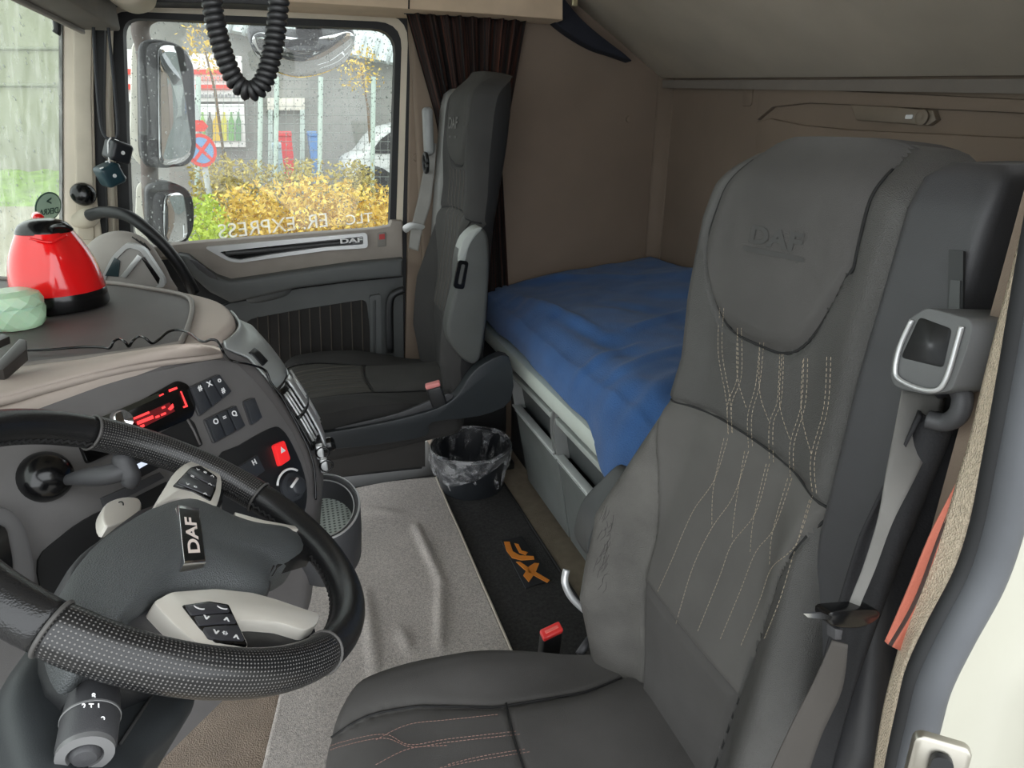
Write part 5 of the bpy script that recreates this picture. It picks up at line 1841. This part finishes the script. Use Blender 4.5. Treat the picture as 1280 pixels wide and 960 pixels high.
jc = at(24, 408, Z=ZT + 0.005)
jd = (jc - _cO).dot(_cF) / FPX
jm = bpy.data.materials.new('pale_green_gel')
jm.use_nodes = True
_b = jm.node_tree.nodes['Principled BSDF']
_b.inputs['Base Color'].default_value = (*lin(206, 236, 204), 1)
_b.inputs['Roughness'].default_value = 0.25
_b.inputs['Transmission Weight'].default_value = 0.35
_b.inputs['Subsurface Weight'].default_value = 0.3
jar = empty('air_freshener_jar', jc, 'pale green faceted jar with lid beside the red kettle', 'jar')
jz = lambda y: at(24, y, Y=jc.y).z - jc.z


def facet(name, prof, par, tw=0.0):
    V, Fc = [], []
    n = 12
    for i, (r, h) in enumerate(prof):
        for k in range(n):
            a = 2 * math.pi * (k + 0.5 * (i % 2)) / n
            V.append(jc + Vector((r * jd * math.cos(a), r * jd * math.sin(a), h)))
    for i in range(len(prof) - 1):
        for k in range(n):
            q = (k + 1) % n
            a, b, c, d = i * n + k, i * n + q, (i + 1) * n + q, (i + 1) * n + k
            if i % 2 == 0:
                Fc += [(a, b, d), (b, c, d)]
            else:
                Fc += [(a, b, c), (a, c, d)]
    Fc.append(tuple(range(n - 1, -1, -1)))
    Fc.append(tuple(range((len(prof) - 1) * n, len(prof) * n)))
    return mk(name, V, Fc, jm, par, smooth=False)


facet('jar_body', [(25, 0.0), (29, 0.006), (32, jz(396)), (33, jz(386)), (32, jz(381))], jar)
facet('jar_lid', [(33, jz(381)), (33, jz(375)), (30, jz(367)), (20, jz(362)), (17, jz(361.5))], jar)

ph = empty('phone_cradle', at(10, 440, Z=ZT + 0.004), 'black angled phone cradle at the tray edge beside the green jar', 'phone holder')
gq = lambda x, y, z=0.0: at(x, y, Z=ZT + 0.01 + z)
plate('cradle_arm', [gq(-14, 462, 0.03), gq(24, 422, 0.05), gq(33, 424, 0.05), gq(34, 436, 0.045), gq(4, 462, 0.03)], (0.3, -0.6, 0.7), 0.03, 0.004, mat('cradle_black', lin(48, 44, 42), 0.5), ph)
plate('cradle_jaw', [gq(-20, 424, 0.03), gq(4, 416, 0.04), (gq(12, 420, 0.04)), gq(-10, 430, 0.035)], (0.3, -0.6, 0.7), 0.02, 0.003, mat('cradle_black', (0, 0, 0)), ph)

# charging cable: across the tray, over the brow and down the flank
w1 = [(18, 438), (60, 437), (100, 434), (126, 434), (137, 435), (142, 427), (149, 423.5), (156, 427), (161, 433), (166, 426), (174, 420.5), (182, 423), (190, 429), (199, 424), (210, 415), (222, 412.5), (236, 416), (248, 425), (256, 427)]
c1 = [at(x, y, Z=ZT + 0.010 + (0.010 if 138 < x < 186 and y < 428 else 0) + (0.006 if x > 200 else 0)) for x, y in w1]
c2 = [at(264, 424.5, Z=ZT + 0.022), at(272, 427, Z=ZT + 0.018), at(279, 440, Z=ZT + 0.004)] + [fp(x, y, 0.016) for x, y in ((286, 449), (298, 453), (310, 455))]
c3 = [fp(x, y, 0.010) + Vector((0.012, 0.012, 0)) for x, y in ((322, 466), (330, 482), (344, 500), (356, 522), (368, 545), (378, 566), (385, 592), (387, 630))]
cab = tube('charging_cable', cr(c1 + c2 + c3, 6), 0.0022, black_gl, None, seg=8)
tag(cab, 'thin black charging cable trailing across the dashboard tray', 'cable')

# flank of the dashboard: silver fascia and air vents
flank_s = mat('flank_silver', lin(178, 182, 180), 0.4, metal=0.35)


def flank(k_off, z):
    """point on the passenger flank: arc parameter 0..1 and height"""
    k = K(z)
    P = [k + Vector((0.004, 0.004, 0)), k + Vector((0.015, 0.03, 0)), k + Vector((0.025, 0.08, 0)), k + Vector((0.021, 0.15, 0)), k + Vector((-0.012, 0.263, 0)), k + Vector((-0.098, 0.385, 0))]
    Q = cr(P, 10)
    return Q[round(k_off * (len(Q) - 1))]


sheet('side_fascia', lambda a, b: flank(0.04 + 0.7 * a, 0.90 - 0.11 * b) + Vector((0.004, 0.002, 0)), 24, 8, flank_s, db, thick=0.004)
sheet('side_vent_well', lambda a, b: flank(0.06 + 0.62 * a, 0.785 - 0.125 * b) + Vector((0.003, 0.001, 0)), 24, 8, black_gl, db, thick=0.004)
for k in range(8):
    tube('vent_slat', [flank(0.10 + 0.07 * k, z) + Vector((0.009, 0.003, 0)) for z in lsp(0.775, 0.675, 6)], 0.0028, silver, db, seg=6)
tube('vent_divider', [flank(f, 0.727) + Vector((0.010, 0.003, 0)) for f in lsp(0.06, 0.66, 14)], 0.004, black_pl, db, seg=6)
sheet('side_fascia', lambda a, b: flank(0.30 + 0.10 * a, 0.79 - 0.15 * b) + Vector((0.010, 0.004, 0)), 5, 8, silver, db, thick=0.005)
sheet('fascia_recess', lambda a, b: flank(0.12 + 0.14 * a, 0.865 - 0.03 * b) + Vector((0.008, 0.003, 0)), 6, 3, black_pl, db, thick=0.003)
for zc in (0.655, 0.63):
    rbox('vent_clip', flank(0.10, zc) + Vector((0.014, 0.0, 0)), (0.014, 0.016, 0.03), 0.003, silver, db)
    tube('clip_loop', [flank(0.08, zc) + Vector((0.02 + 0.012 * math.cos(t), -0.004, 0.012 * math.sin(t))) for t in lsp(0, 2 * math.pi, 14, endpoint=False)], 0.0024, black_gl, db, seg=6, closed=True)
lathe('outlet_cap', [(0.0, 0), (0.016, 0), (0.016, 0.016), (0.013, 0.02), (0.0, 0.018)], flank(0.42, 0.635) + Vector((0.004, 0, 0)), black_gl, db, axis=(1, -0.2, 0.3), seg=20)

# ================================================================== THINGS HANGING
# coiled handset cord
cpts = cr([at(x, y, Y=1.02) for x, y in ((257, -150), (259, -80), (262, -26), (266, 10), (273, 45), (284, 80), (296, 104), (312, 114), (327, 106), (337, 80), (344, 45), (348, 10), (351, -26), (354, -80), (356, -150))], 40)
Lc = [0]
for a, b in zip(cpts, cpts[1:]):
    Lc.append(Lc[-1] + (b - a).length)
fr = frames(cpts)
turns = 62
hel = []
NP = turns * 12
j = 0
for i in range(NP + 1):
    s = Lc[-1] * i / NP
    while j < len(Lc) - 2 and Lc[j + 1] < s:
        j += 1
    t = (s - Lc[j]) / max(1e-9, Lc[j + 1] - Lc[j])
    p = cpts[j].lerp(cpts[j + 1], t)
    _, u, w = fr[j]
    a = 2 * math.pi * turns * i / NP
    hel.append(p + u * (0.0088 * math.cos(a)) + w * (0.0088 * math.sin(a)))
_tz = min(cpts[0].z, cpts[-1].z)
tw = empty('two_way_radio', Vector((cpts[0].x + 0.05, 1.02, _tz)), 'black two-way radio fixed under the roof above the coiled cord', 'radio')
rbox('radio_case', (cpts[0].x + 0.05, 1.04, _tz + 0.04), (0.22, 0.2, 0.08), 0.01, black_pl, tw)
rbox('radio_bracket', (cpts[0].x + 0.05, 1.04, (_tz + 0.08 + 2.03) / 2), (0.04, 0.1, 2.03 - _tz - 0.06), 0.004, charcoal, tw)
co = tube('coiled_cord', hel, 0.0046, mat('cord_black', lin(34, 34, 35), 0.42), None, seg=7)
tag(co, 'black coiled handset cord hanging in a loop before the window', 'cord')

# pair of dice on cords
YDc = 2.24
die_m = mat('die_black', lin(30, 32, 36), 0.4)
die_t = mat('die_teal', lin(30, 56, 64), 0.4)


def die(px, py, m, rot, label):
    c = at(px, py, Y=YDc)
    A = Matrix.Rotation(rot[2], 3, 'Z') @ Matrix.Rotation(rot[1], 3, 'Y') @ Matrix.Rotation(rot[0], 3, 'X')
    ax = [A @ Vector(v) for v in ((1, 0, 0), (0, 1, 0), (0, 0, 1))]
    s = 0.058
    e = empty('hanging_die', c - Vector((0, 0, 0.035)), label, 'die', 'hanging dice on the front pillar')
    rbox('die_body', c, (s, s, s), 0.011, m, e, ax=ax, seg=4)
    pat = {0: [(0, 0)], 1: [(-.3, -.3), (.3, .3), (0, 0), (-.3, .3), (.3, -.3)], 2: [(-.3, -.3), (.3, .3)]}
    for fi, (n_, u_, v_) in enumerate(((-ax[1], ax[0], ax[2]), (ax[0], ax[1], ax[2]), (ax[2], ax[0], ax[1]))):
        for a, b in pat[fi]:
            lathe('pip', [(0.0055, -0.001), (0.0055, 0.0006), (0.0, 0.001)], c + n_ * (s / 2) + u_ * (a * s) + v_ * (b * s), white_mark, e, axis=n_, seg=10)
    return c


d1 = die(147, 189, die_m, (0.15, 0.35, 0.7), 'black hanging die knotted just under the cord')
d2 = die(137, 218, die_t, (0.1, -0.35, 0.6), 'dark teal hanging die at the end of the cord')
hc = tube('lanyard', cr([at(116, 15, Y=YDc), at(119, 80, Y=YDc), at(125, 150, Y=YDc), at(131, 170, Y=YDc), at(139, 173, Y=YDc), at(147, 166, Y=YDc), at(143, 110, Y=YDc), at(133, 12, Y=YDc)], 6), 0.004, mat('cord_grey', lin(52, 54, 58), 0.7), None, seg=8)
tag(hc, 'grey loop of cord carrying the dice beside the window', 'cord')
tube('white_knot', cr([at(139, 172, Y=YDc - 0.01), at(135, 180, Y=YDc - 0.02), at(137, 204, Y=YDc - 0.03)], 4), 0.0025, white_mark, hc, seg=6)

# roller blind over the windscreen
v0 = at(116, 38, Y=2.31)
vis = empty('roller_blind', v0, 'dark grey roller blind box above the windscreen', 'blind')
vm = mat('visor_grey', lin(110, 104, 98), 0.7)
rbox('blind_box', v0 + Vector((0.02, -0.55, 0.07)), (0.10, 1.1, 0.14), 0.008, vm, vis)
rbox('blind_edge', v0 + Vector((-0.025, -0.55, -0.004)), (0.012, 1.1, 0.012), 0.003, mat('visor_edge', lin(150, 144, 136), 0.6), vis)
tube('pull_loop', cr([at(70, 20, Y=2.28), at(72, 36, Y=2.28), at(70, 42, Y=2.28)], 4), 0.010, black_pl, vis, seg=8)

# ================================================================== MIRRORS OUTSIDE THE DOOR
mirror_g = mat('mirror_glass', (0.82, 0.85, 0.86), 0.03, metal=1.0, var=0.01)
mirror_h = mat('mirror_housing', lin(34, 36, 38), 0.45, var=0.2, vs=60)
mirror_w = mat('mirror_shell_white', lin(232, 230, 214), 0.4)


def wing(name, label, shell, body, glass, Y, gn):
    e = empty(name, at(200, 205, Y=Y), label, 'mirror')
    plate('mirror_shell', [at(x, y, Y=Y + 0.09) for x, y in rounded(shell, 10, 4)], (0, -1, 0), 0.12, 0.02, mirror_w, e)
    plate('mirror_body', [at(x, y, Y=Y + 0.02) for x, y in rounded(body, 12, 4)], (0.3, -1, 0), 0.16, 0.02, mirror_h, e, seg=3)
    gn = Vector(gn).normalized()
    c = at(sum(p[0] for p in glass) / len(glass), sum(p[1] for p in glass) / len(glass), Y=Y - 0.005)
    gp = [onp(x, y, c, gn) for x, y in rounded(glass, 12, 4)]
    cg = area_centroid(gp)
    plate('glass_rim', [cg + (p - cg) * 1.05 - gn * 0.004 for p in gp], gn, 0.05, 0.004, rubber, e)
    pad('mirror_pane', gp, gn, 0.004, 0.006, mirror_g, e, prof=[(1.0, -1), (1.0, 0.0), (0.9, 0.19), (0.75, 0.44), (0.5, 0.75), (0.25, 0.94), (0.02, 1.0)])
    return e


wing('wing_mirror', 'tall main wing mirror outside the passenger window', [(163, 52), (185, 42), (200, 60), (200, 205), (176, 210), (160, 190)], [(174, 50), (200, 48), (228, 56), (243, 80), (246, 190), (236, 208), (182, 210), (176, 190)], [(198, 56), (222, 57), (240, 72), (244, 110), (242, 186), (232, 203), (200, 208), (199, 180)], 2.82, (0.75, -0.66, 0.0))
wing('wing_mirror', 'short wide-angle wing mirror below the main mirror', [(170, 228), (190, 226), (200, 240), (200, 306), (176, 306), (168, 290)], [(182, 230), (212, 226), (238, 237), (244, 262), (242, 290), (230, 308), (190, 308), (184, 290)], [(206, 242), (232, 240), (241, 258), (240, 286), (230, 302), (206, 305), (205, 270)], 2.80, (0.75, -0.66, -0.05))
ma = tube('mirror_arm', cr([at(196, 14, Y=2.9), at(180, 22, Y=2.9), at(175, 38, Y=2.9), at(182, 70, Y=2.9), at(186, 140, Y=2.9), at(187, 220, Y=2.9), at(190, 270, Y=2.9), at(200, 296, Y=2.87)], 5), 0.03, mat('arm_brown_grey', lin(112, 100, 92), 0.5), None, seg=12)
tag(ma, 'curved metal mirror arm holding both wing mirrors', 'mirror arm')
km = empty('kerb_mirror', at(378, 40, Y=2.75), 'crescent-shaped kerb mirror hanging outside the top of the window', 'mirror')
kn = Vector((0.15, -0.78, -0.55)).normalized()
kpx = [(316, 47), (326, 41), (350, 45), (380, 48), (410, 45), (434, 40), (443, 46), (441, 62), (428, 80), (404, 92), (376, 97), (350, 92), (328, 78), (317, 62)]
kc3 = at(380, 66, Y=2.75)
kpl = [onp(x, y, kc3, kn) for x, y in kpx]
kps = cr(kpl, 4, True)
plate('mirror_back', [kc3 + (p - kc3) * 1.03 - kn * 0.006 for p in kps], kn, 0.05, 0.01, mat('kerb_back', lin(90, 94, 96), 0.4), km)
pad('mirror_pane', kps, kn, 0.004, 0.05, mirror_g, km, prof=[(1.0, -1), (1.0, 0.0), (0.9, 0.19), (0.75, 0.44), (0.5, 0.75), (0.25, 0.94), (0.02, 1.0)])
rbox('mirror_stem', at(386, 38, Y=2.75), (0.09, 0.05, 0.09), 0.012, black_pl, km)
tube('mirror_bracket', [at(386, 36, Y=2.75), at(386, 10, Y=2.70), at(386, -10, Y=2.60), at(386, -12, Y=2.50)], 0.03, black_pl, km, seg=8)

# ================================================================== OUTSIDE
ZG = -1.6
asph = mat('wet_asphalt', lin(122, 119, 113), 0.55, vs=3, var=0.12, bump=0.3, bs=40)
gr = struct(mk('ground', [(-40, -12, ZG), (40, -12, ZG), (40, 45, ZG), (-40, 45, ZG)], [(0, 1, 2, 3)], asph, None, smooth=False))
tag(gr, 'wet grey yard surface outside the cab', 'ground')
for k, (x0, x1, y0, y1) in enumerate(((1.5, 9, 3.7, 3.82), (1.5, 9, 5.0, 5.12), (3.5, 3.62, 3.82, 5.0), (6.2, 6.32, 3.82, 5.0))):
    plate('painted_line', [Vector((x0, y0, ZG + 0.004)), Vector((x1, y0, ZG + 0.004)), Vector((x1, y1, ZG + 0.004)), Vector((x0, y1, ZG + 0.004))], (0, 0, 1), 0.003, 0, white_mark, gr)
YF = 13.0
yw = empty('mirror_backdrop', (17, 6, ZG), 'unseen grey panelled wall added for the wing mirrors to reflect', 'building')  # out of view, added only to give the mirrors something to reflect
rbox('wall_slab', (17, 6, 1.6), (0.4, 26, 6.4), 0, mat('backdrop_grey', lin(120, 126, 122), 0.8, var=0.2, vs=1.2), yw)
for k in range(9):
    rbox('wall_panel', (16.75, -5 + k * 2.7, 2.0), (0.1, 1.6, 1.6), 0.02, mat('backdrop_panel_%d' % (k % 3), [lin(150, 156, 150), lin(90, 104, 120), lin(134, 120, 112)][k % 3], 0.5), yw)
o = lambda x, y, Y=YF: at(x, y, Y=Y)
bd = empty('warehouse', o(350, 300), 'dark grey warehouse behind the fence with a pale metal roof', 'building')
plate('facade', [o(120, -40), o(120, 330), o(620, 330), o(620, 110), o(490, 80), o(220, 24)], (0, -1, 0), 2.0, 0, mat('facade_dark', lin(156, 156, 150), 0.8, var=0.15, vs=2), bd)
plate('roof_edge', [o(120, -40, 12.6), o(220, 8, 12.6), o(232, 26, 12.6), o(300, 40, 12.6), o(380, 56, 12.6), o(490, 78, 12.6), o(620, 104, 12.6), o(620, -60, 12.6), o(120, -120, 12.6)], (0, -1, 0), 0.5, 0.0, mat('roof_pale', lin(222, 232, 230), 0.5), bd)
for k in range(14):
    x = 250 + k * 18
    tube('roof_corrugation', [o(x, 30 + (x - 232) * 0.2, 12.58), o(x + 8, 4 + (x - 232) * 0.19, 12.58)], 0.03, mat('roof_rib', lin(196, 206, 204), 0.5), bd, seg=6)
# gate recess with pale lintel
plate('gate_lintel', [o(334, 122, 12.8), o(381, 122, 12.8), o(381, 138, 12.8), o(334, 138, 12.8)], (0, -1, 0), 0.2, 0.02, mat('lintel_pale', lin(226, 222, 208), 0.7), bd)
for x in (338, 378):
    plate('gate_post', [o(x - 3, 136, 12.8), o(x + 3, 136, 12.8), o(x + 3, 260, 12.8), o(x - 3, 260, 12.8)], (0, -1, 0), 0.2, 0.02, mat('post_pale_green', lin(190, 204, 196), 0.7), bd)
# advertising boards
ps1 = empty('billboard', o(225, 120), 'white advertising board with red lines of text on the warehouse', 'billboard')
plate('board', [o(140, 60, 12.7), o(302, 70, 12.7), o(304, 127, 12.7), o(140, 127, 12.7)], (0, -1, 0), 0.1, 0.01, mat('board_white', lin(240, 240, 236), 0.6), ps1)
redp = mat('print_red', lin(226, 84, 70), 0.6)
for (x0, x1, y0, y1) in ((142, 300, 86, 93), (142, 290, 105, 112)):
    plate('red_line', [o(x0, y0, 12.65), o(x1, y0 + 1, 12.65), o(x1, y1, 12.65), o(x0, y1, 12.65)], (0, -1, 0), 0.02, 0, redp, ps1)
for k in range(11):
    x = 246 + k * 5
    plate('print_stroke', [o(x, 96, 12.65), o(x + 3, 96, 12.65), o(x + 3, 101, 12.65), o(x, 101, 12.65)], (0, -1, 0), 0.02, 0, mat('print_rose', lin(236, 150, 140), 0.6), ps1)
    plate('print_stroke', [o(x, 118, 12.65), o(x + 3, 118, 12.65), o(x + 3, 122, 12.65), o(x, 122, 12.65)], (0, -1, 0), 0.02, 0, mat('print_grey', lin(150, 150, 150), 0.6), ps1)
ps2 = empty('billboard', o(276, 180), 'white poster of coloured bottles on the warehouse', 'billboard')
plate('board', [o(240, 130, 12.7), o(305, 130, 12.7), o(307, 184, 12.7), o(240, 184, 12.7)], (0, -1, 0), 0.1, 0.01, mat('board_white', (0, 0, 0)), ps2)
for k, c in enumerate(((150, 190, 110), (110, 110, 100), (214, 180, 60), (206, 200, 80), (120, 170, 100), (110, 150, 110))):
    x = 253 + k * 9
    w = 3.4 if k != 2 else 5
    poly = [(x - w, 176), (x - w, 152), (x - w * 0.4, 146), (x - w * 0.4, 140), (x + w * 0.4, 140), (x + w * 0.4, 146), (x + w, 152), (x + w, 176)]
    plate('bottle_print', [o(a, b, 12.65) for a, b in poly], (0, -1, 0), 0.02, 0, mat('print_bottle_%d' % k, lin(*c), 0.6), ps2)
# pale wall seen through the windscreen, grass bank
lw = struct(plate('wall_boundary', [o(-160, -120, 15), o(128, -120, 15), o(128, 225, 15), o(-160, 225, 15)], (0, -1, 0), 0.3, 0, mat('boundary_wall', lin(150, 154, 130), 0.85, var=0.15, vs=1.5)))
tag(lw, 'pale greenish boundary wall beyond the windscreen', 'wall')
for y in (106, 60):
    tube('wall_joint', [o(-160, y, 14.98), o(128, y + 1, 14.98)], 0.03, mat('wall_joint', lin(140, 146, 124), 0.9), lw, seg=6)
gb_ = tag(sheet('grass_bank', lambda a, b: at(-160 + 268 * a, 212 + 50 * b, Y=14.4 - 2.2 * b) + Vector((0, 0, 0.08 * nz(a * 9, b * 3, 2, 0.4))), 40, 12, mat('grass_green', lin(120, 150, 70), 0.9, var=0.3, vs=5, bump=0.8, bs=30)), 'bright green grass bank below the boundary wall', 'grass', kind='stuff')
pv = struct(sheet('path', lambda a, b: at(-160 + 300 * a, 258 + 90 * b, Y=12.2 - 3.2 * b), 8, 4, mat('path_tan', lin(148, 144, 124), 0.8, var=0.1, vs=3)))
tag(pv, 'tan paved strip between grass bank and cab', 'path')


# bushes
def leaf_cloud(name, c, rx, ry, rz, n, size, cols, parent, rg):
    V, Fc = [], []
    for i in range(n):
        while True:
            p = rg.uniform(-1, 1, 3)
            if 0.25 < np.linalg.norm(p) < 1 + 0.15 * rg.standard_normal():
                break
        q = Vector(c) + Vector((p[0] * rx, p[1] * ry, p[2] * rz))
        u = Vector(rg.standard_normal(3)).normalized()
        w = u.cross(Vector(rg.standard_normal(3))).normalized()
        s = size * rg.uniform(0.6, 1.3)
        k = len(V)
        V += [q + u * s, q + w * s * 0.45, q - u * s, q - w * s * 0.45]
        Fc.append((k, k + 1, k + 2, k + 3))
    ob = mk(name, V, Fc, cols, parent, smooth=False)
    ob['kind'] = 'stuff'
    return ob


def leaf_mat(name, a, b):
    m = mat(name, lin(*a), 0.7, var=0.2, vs=4)
    rp = [n for n in m.node_tree.nodes if n.type == 'VALTORGB'][0]
    rp.color_ramp.elements[0].color = (*lin(*a), 1)
    rp.color_ramp.elements[1].color = (*lin(*b), 1)
    return m


ly = leaf_mat('yellow_leaves', (196, 160, 70), (240, 214, 104))
lo_ = leaf_mat('olive_leaves', (150, 140, 80), (196, 180, 90))
lg = leaf_mat('lime_leaves', (150, 180, 50), (206, 220, 90))
rgb_ = np.random.default_rng(11)
for (px, py, Y, rxp, lab, m) in ((300, 268, 7.0, 32, 'yellow shrub beside the sign post', ly), (342, 262, 6.8, 34, 'bright yellow shrub before the gate', ly), (388, 256, 7.0, 36, 'golden shrub beside the fence gate', ly), (436, 262, 6.8, 36, 'yellow shrub between gate and white van', ly), (482, 268, 7.0, 32, 'yellow shrub before the white van', ly), (262, 280, 6.6, 22, 'lime green shrub at the foot of the sign post', lg), (318, 236, 8.6, 40, 'olive shrub behind the yellow hedge near the boards', lo_), (380, 234, 8.4, 36, 'olive shrub in front of the gate', lo_), (440, 236, 8.8, 34, 'olive shrub behind the hedge near the van', lo_), (272, 230, 8.4, 30, 'olive shrub below the bottle poster', lo_)):
    c = at(px, py, Y=Y)
    r = rxp / FPX * Y * 1.05
    e = empty('shrub', (c.x, c.y, ZG), lab, 'shrub', 'shrubs along the fence')
    top = at(px, py - 36, Y=Y).z
    rz = min(0.75, (top - ZG) / 2)
    leaf_cloud('foliage', (c.x, c.y, top - rz), r, 0.5, rz, 3600, 0.032, m, e, rgb_)
    for k in range(4):
        a = rgb_.uniform(-0.3, 0.3, 2)
        tube('stem', [Vector((c.x + a[0] * 0.2, c.y + a[1] * 0.2, ZG)), Vector((c.x + a[0], c.y + a[1], top - rz * 0.6))], 0.012, mat('stem_brown', lin(110, 90, 66), 0.9), e, seg=6)
for (px, py, lab) in ((256, 62, 'leafless yellow tree top beside the roof edge'), (452, 88, 'thin yellow tree rising in front of the warehouse')):
    c = at(px, py, Y=10.5)
    e = empty('tree', (c.x, c.y, ZG), lab, 'tree')
    leaf_cloud('foliage', c, 0.32, 0.3, 0.32, 260, 0.032, ly, e, rgb_)
    tube('trunk', [Vector((c.x, c.y, ZG)), Vector((c.x + 0.05, c.y, c.z - 0.5)), c], [0.02, 0.018, 0.01], mat('stem_brown', (0, 0, 0)), e, seg=8)
# fence
fe = empty('mesh_fence', at(400, 300, Y=9.5), 'pale green wire mesh fence behind the shrubs', 'fence')
fm = mat('fence_green', lin(176, 192, 180), 0.5)
fw_ = mat('fence_wire', lin(132, 140, 132), 0.5)
for x in (247, 325, 345, 400, 466, 520):
    tube('fence_post', [at(x + 1, 96, Y=9.5), at(x - 1, 262, Y=9.5), at(x - 3, 420, Y=9.5)], 0.03, fm, fe, seg=8)
for k in range(16):
    y = 100 + k * 11
    tube('fence_wire', [at(235, y, Y=9.5), at(530, y, Y=9.5)], 0.0035, fw_, fe, seg=4)
for k in range(30):
    x = 240 + k * 9.8
    tube('fence_wire', [at(x, 98, Y=9.5), at(x, 262, Y=9.5)], 0.0025, fw_, fe, seg=4)
# no-stopping sign
sg = empty('road_sign', Vector((at(252, 188, Y=8).x, 8, ZG)), 'round red and blue no-stopping sign on a grey pole', 'sign')
scn = at(252, 188, Y=8.0)
snn = Vector((0.55, -0.83, 0)).normalized()
su = Vector((0.83, 0.55, 0)).normalized()
sv = Vector((0, 0, 1))
Rs = 16.5 / FPX * 8.3
disc = lambda k, off: [scn + su * (Rs * k * math.cos(a)) + sv * (Rs * k * math.sin(a)) + snn * off for a in lsp(0, 2 * math.pi, 32, endpoint=False)]
sd_ = plate('sign_disc', disc(1.0, 0.0), snn, 0.012, 0, mat('sign_red', lin(222, 70, 60), 0.5), sg)
plate('sign_field', disc(0.78, 0.004), snn, 0.004, 0, mat('sign_blue', lin(120, 160, 206), 0.5), sd_)
for s_ in (1, -1):
    d_ = (su * s_ + sv).normalized()
    e_ = snn.cross(d_)
    plate('sign_bar', [scn + d_ * (Rs * 0.8 * i) + e_ * (Rs * 0.1 * j) + snn * (0.008 + 0.001 * s_) for i, j in ((-1, -1), (1, -1), (1, 1), (-1, 1))], snn, 0.003, 0, mat('sign_red', (0, 0, 0)), sd_)
tube('sign_pole', [Vector((scn.x, scn.y + 0.05, ZG)), Vector((scn.x, scn.y + 0.05, scn.z + 0.45))], 0.03, mat('pole_grey', lin(170, 176, 172), 0.5), sg, seg=10)
ac = at(249, 158, Y=8.0)
plate('arrow_plate', [ac + su * a + sv * b for a, b in ((-0.08, -0.05), (0.05, -0.05), (0.1, 0), (0.05, 0.06), (-0.08, 0.06))], snn, 0.01, 0, mat('sign_red', (0, 0, 0)), sg)
# refuse bins at the gate
for (x0, x1, y0, y1, c, lab) in ((344, 366, 164, 188, (222, 60, 64), 'red bin standing in the gate opening'), (384, 398, 164, 192, (96, 140, 196), 'blue bin beside the gate'), (340, 354, 178, 204, (160, 180, 186), 'pale grey bin in front of the red one')):
    yb3 = 11.0 if x0 == 340 else 11.8
    e = empty('wheelie_bin', Vector((o((x0 + x1) / 2, y1, yb3).x, yb3, ZG)), lab, 'bin')
    p0, p1 = o(x0, y0, yb3), o(x1, y1, yb3)
    w = p1.x - p0.x
    mm = mat('bin_%d_%d' % (x0, c[0]), lin(*c), 0.5)
    loft('bin_body', [[Vector((cx + sx * w / 2 * k, yb3 + sy * 0.25 * k, z)) for sx, sy in ((-1, -1), (1, -1), (1, 1), (-1, 1))] for cx, k, z in (((p0.x + p1.x) / 2, 0.8, ZG), ((p0.x + p1.x) / 2, 1.0, p0.z - 0.08))], mm, e, smooth=False)
    rbox('bin_lid', ((p0.x + p1.x) / 2, yb3, p0.z - 0.04), (w * 1.08, 0.56, 0.08), 0.02, mm, e)
# white van
vn = empty('van', at(480, 235, Y=9.0), 'white delivery van parked behind the shrubs', 'van')
v = lambda x, y, Y=10.2: at(x, y, Y=Y)
body = [(436, 222), (434, 208), (440, 199), (456, 192), (472, 170), (486, 158), (520, 150), (640, 148), (640, 240), (446, 238)]
plate('van_body', [v(x, y) for x, y in rounded(body, 6, 3)], (0, -1, 0), 1.8, 0.06, mat('van_white', lin(236, 240, 238), 0.3, coat=0.5, var=0.02), vn, seg=3)
plate('side_window', [v(x, y, 10.18) for x, y in ((462, 192), (476, 174), (490, 164), (512, 160), (512, 192))], (0, -1, 0), 0.02, 0, black_gl, vn)
plate('head_lamp', [v(x, y, 10.18) for x, y in ((438, 206), (448, 201), (452, 207), (440, 212))], (0, -1, 0), 0.02, 0, mat('lamp_pale', lin(190, 200, 204), 0.2), vn)
for x in (468, 600):
    lathe('wheel', [(0.0, 0), (0.24, 0), (0.34, 0.02), (0.34, 0.2), (0.0, 0.2)], v(x, 238, 10.15), rubber, vn, axis=(0, 1, 0), seg=24)
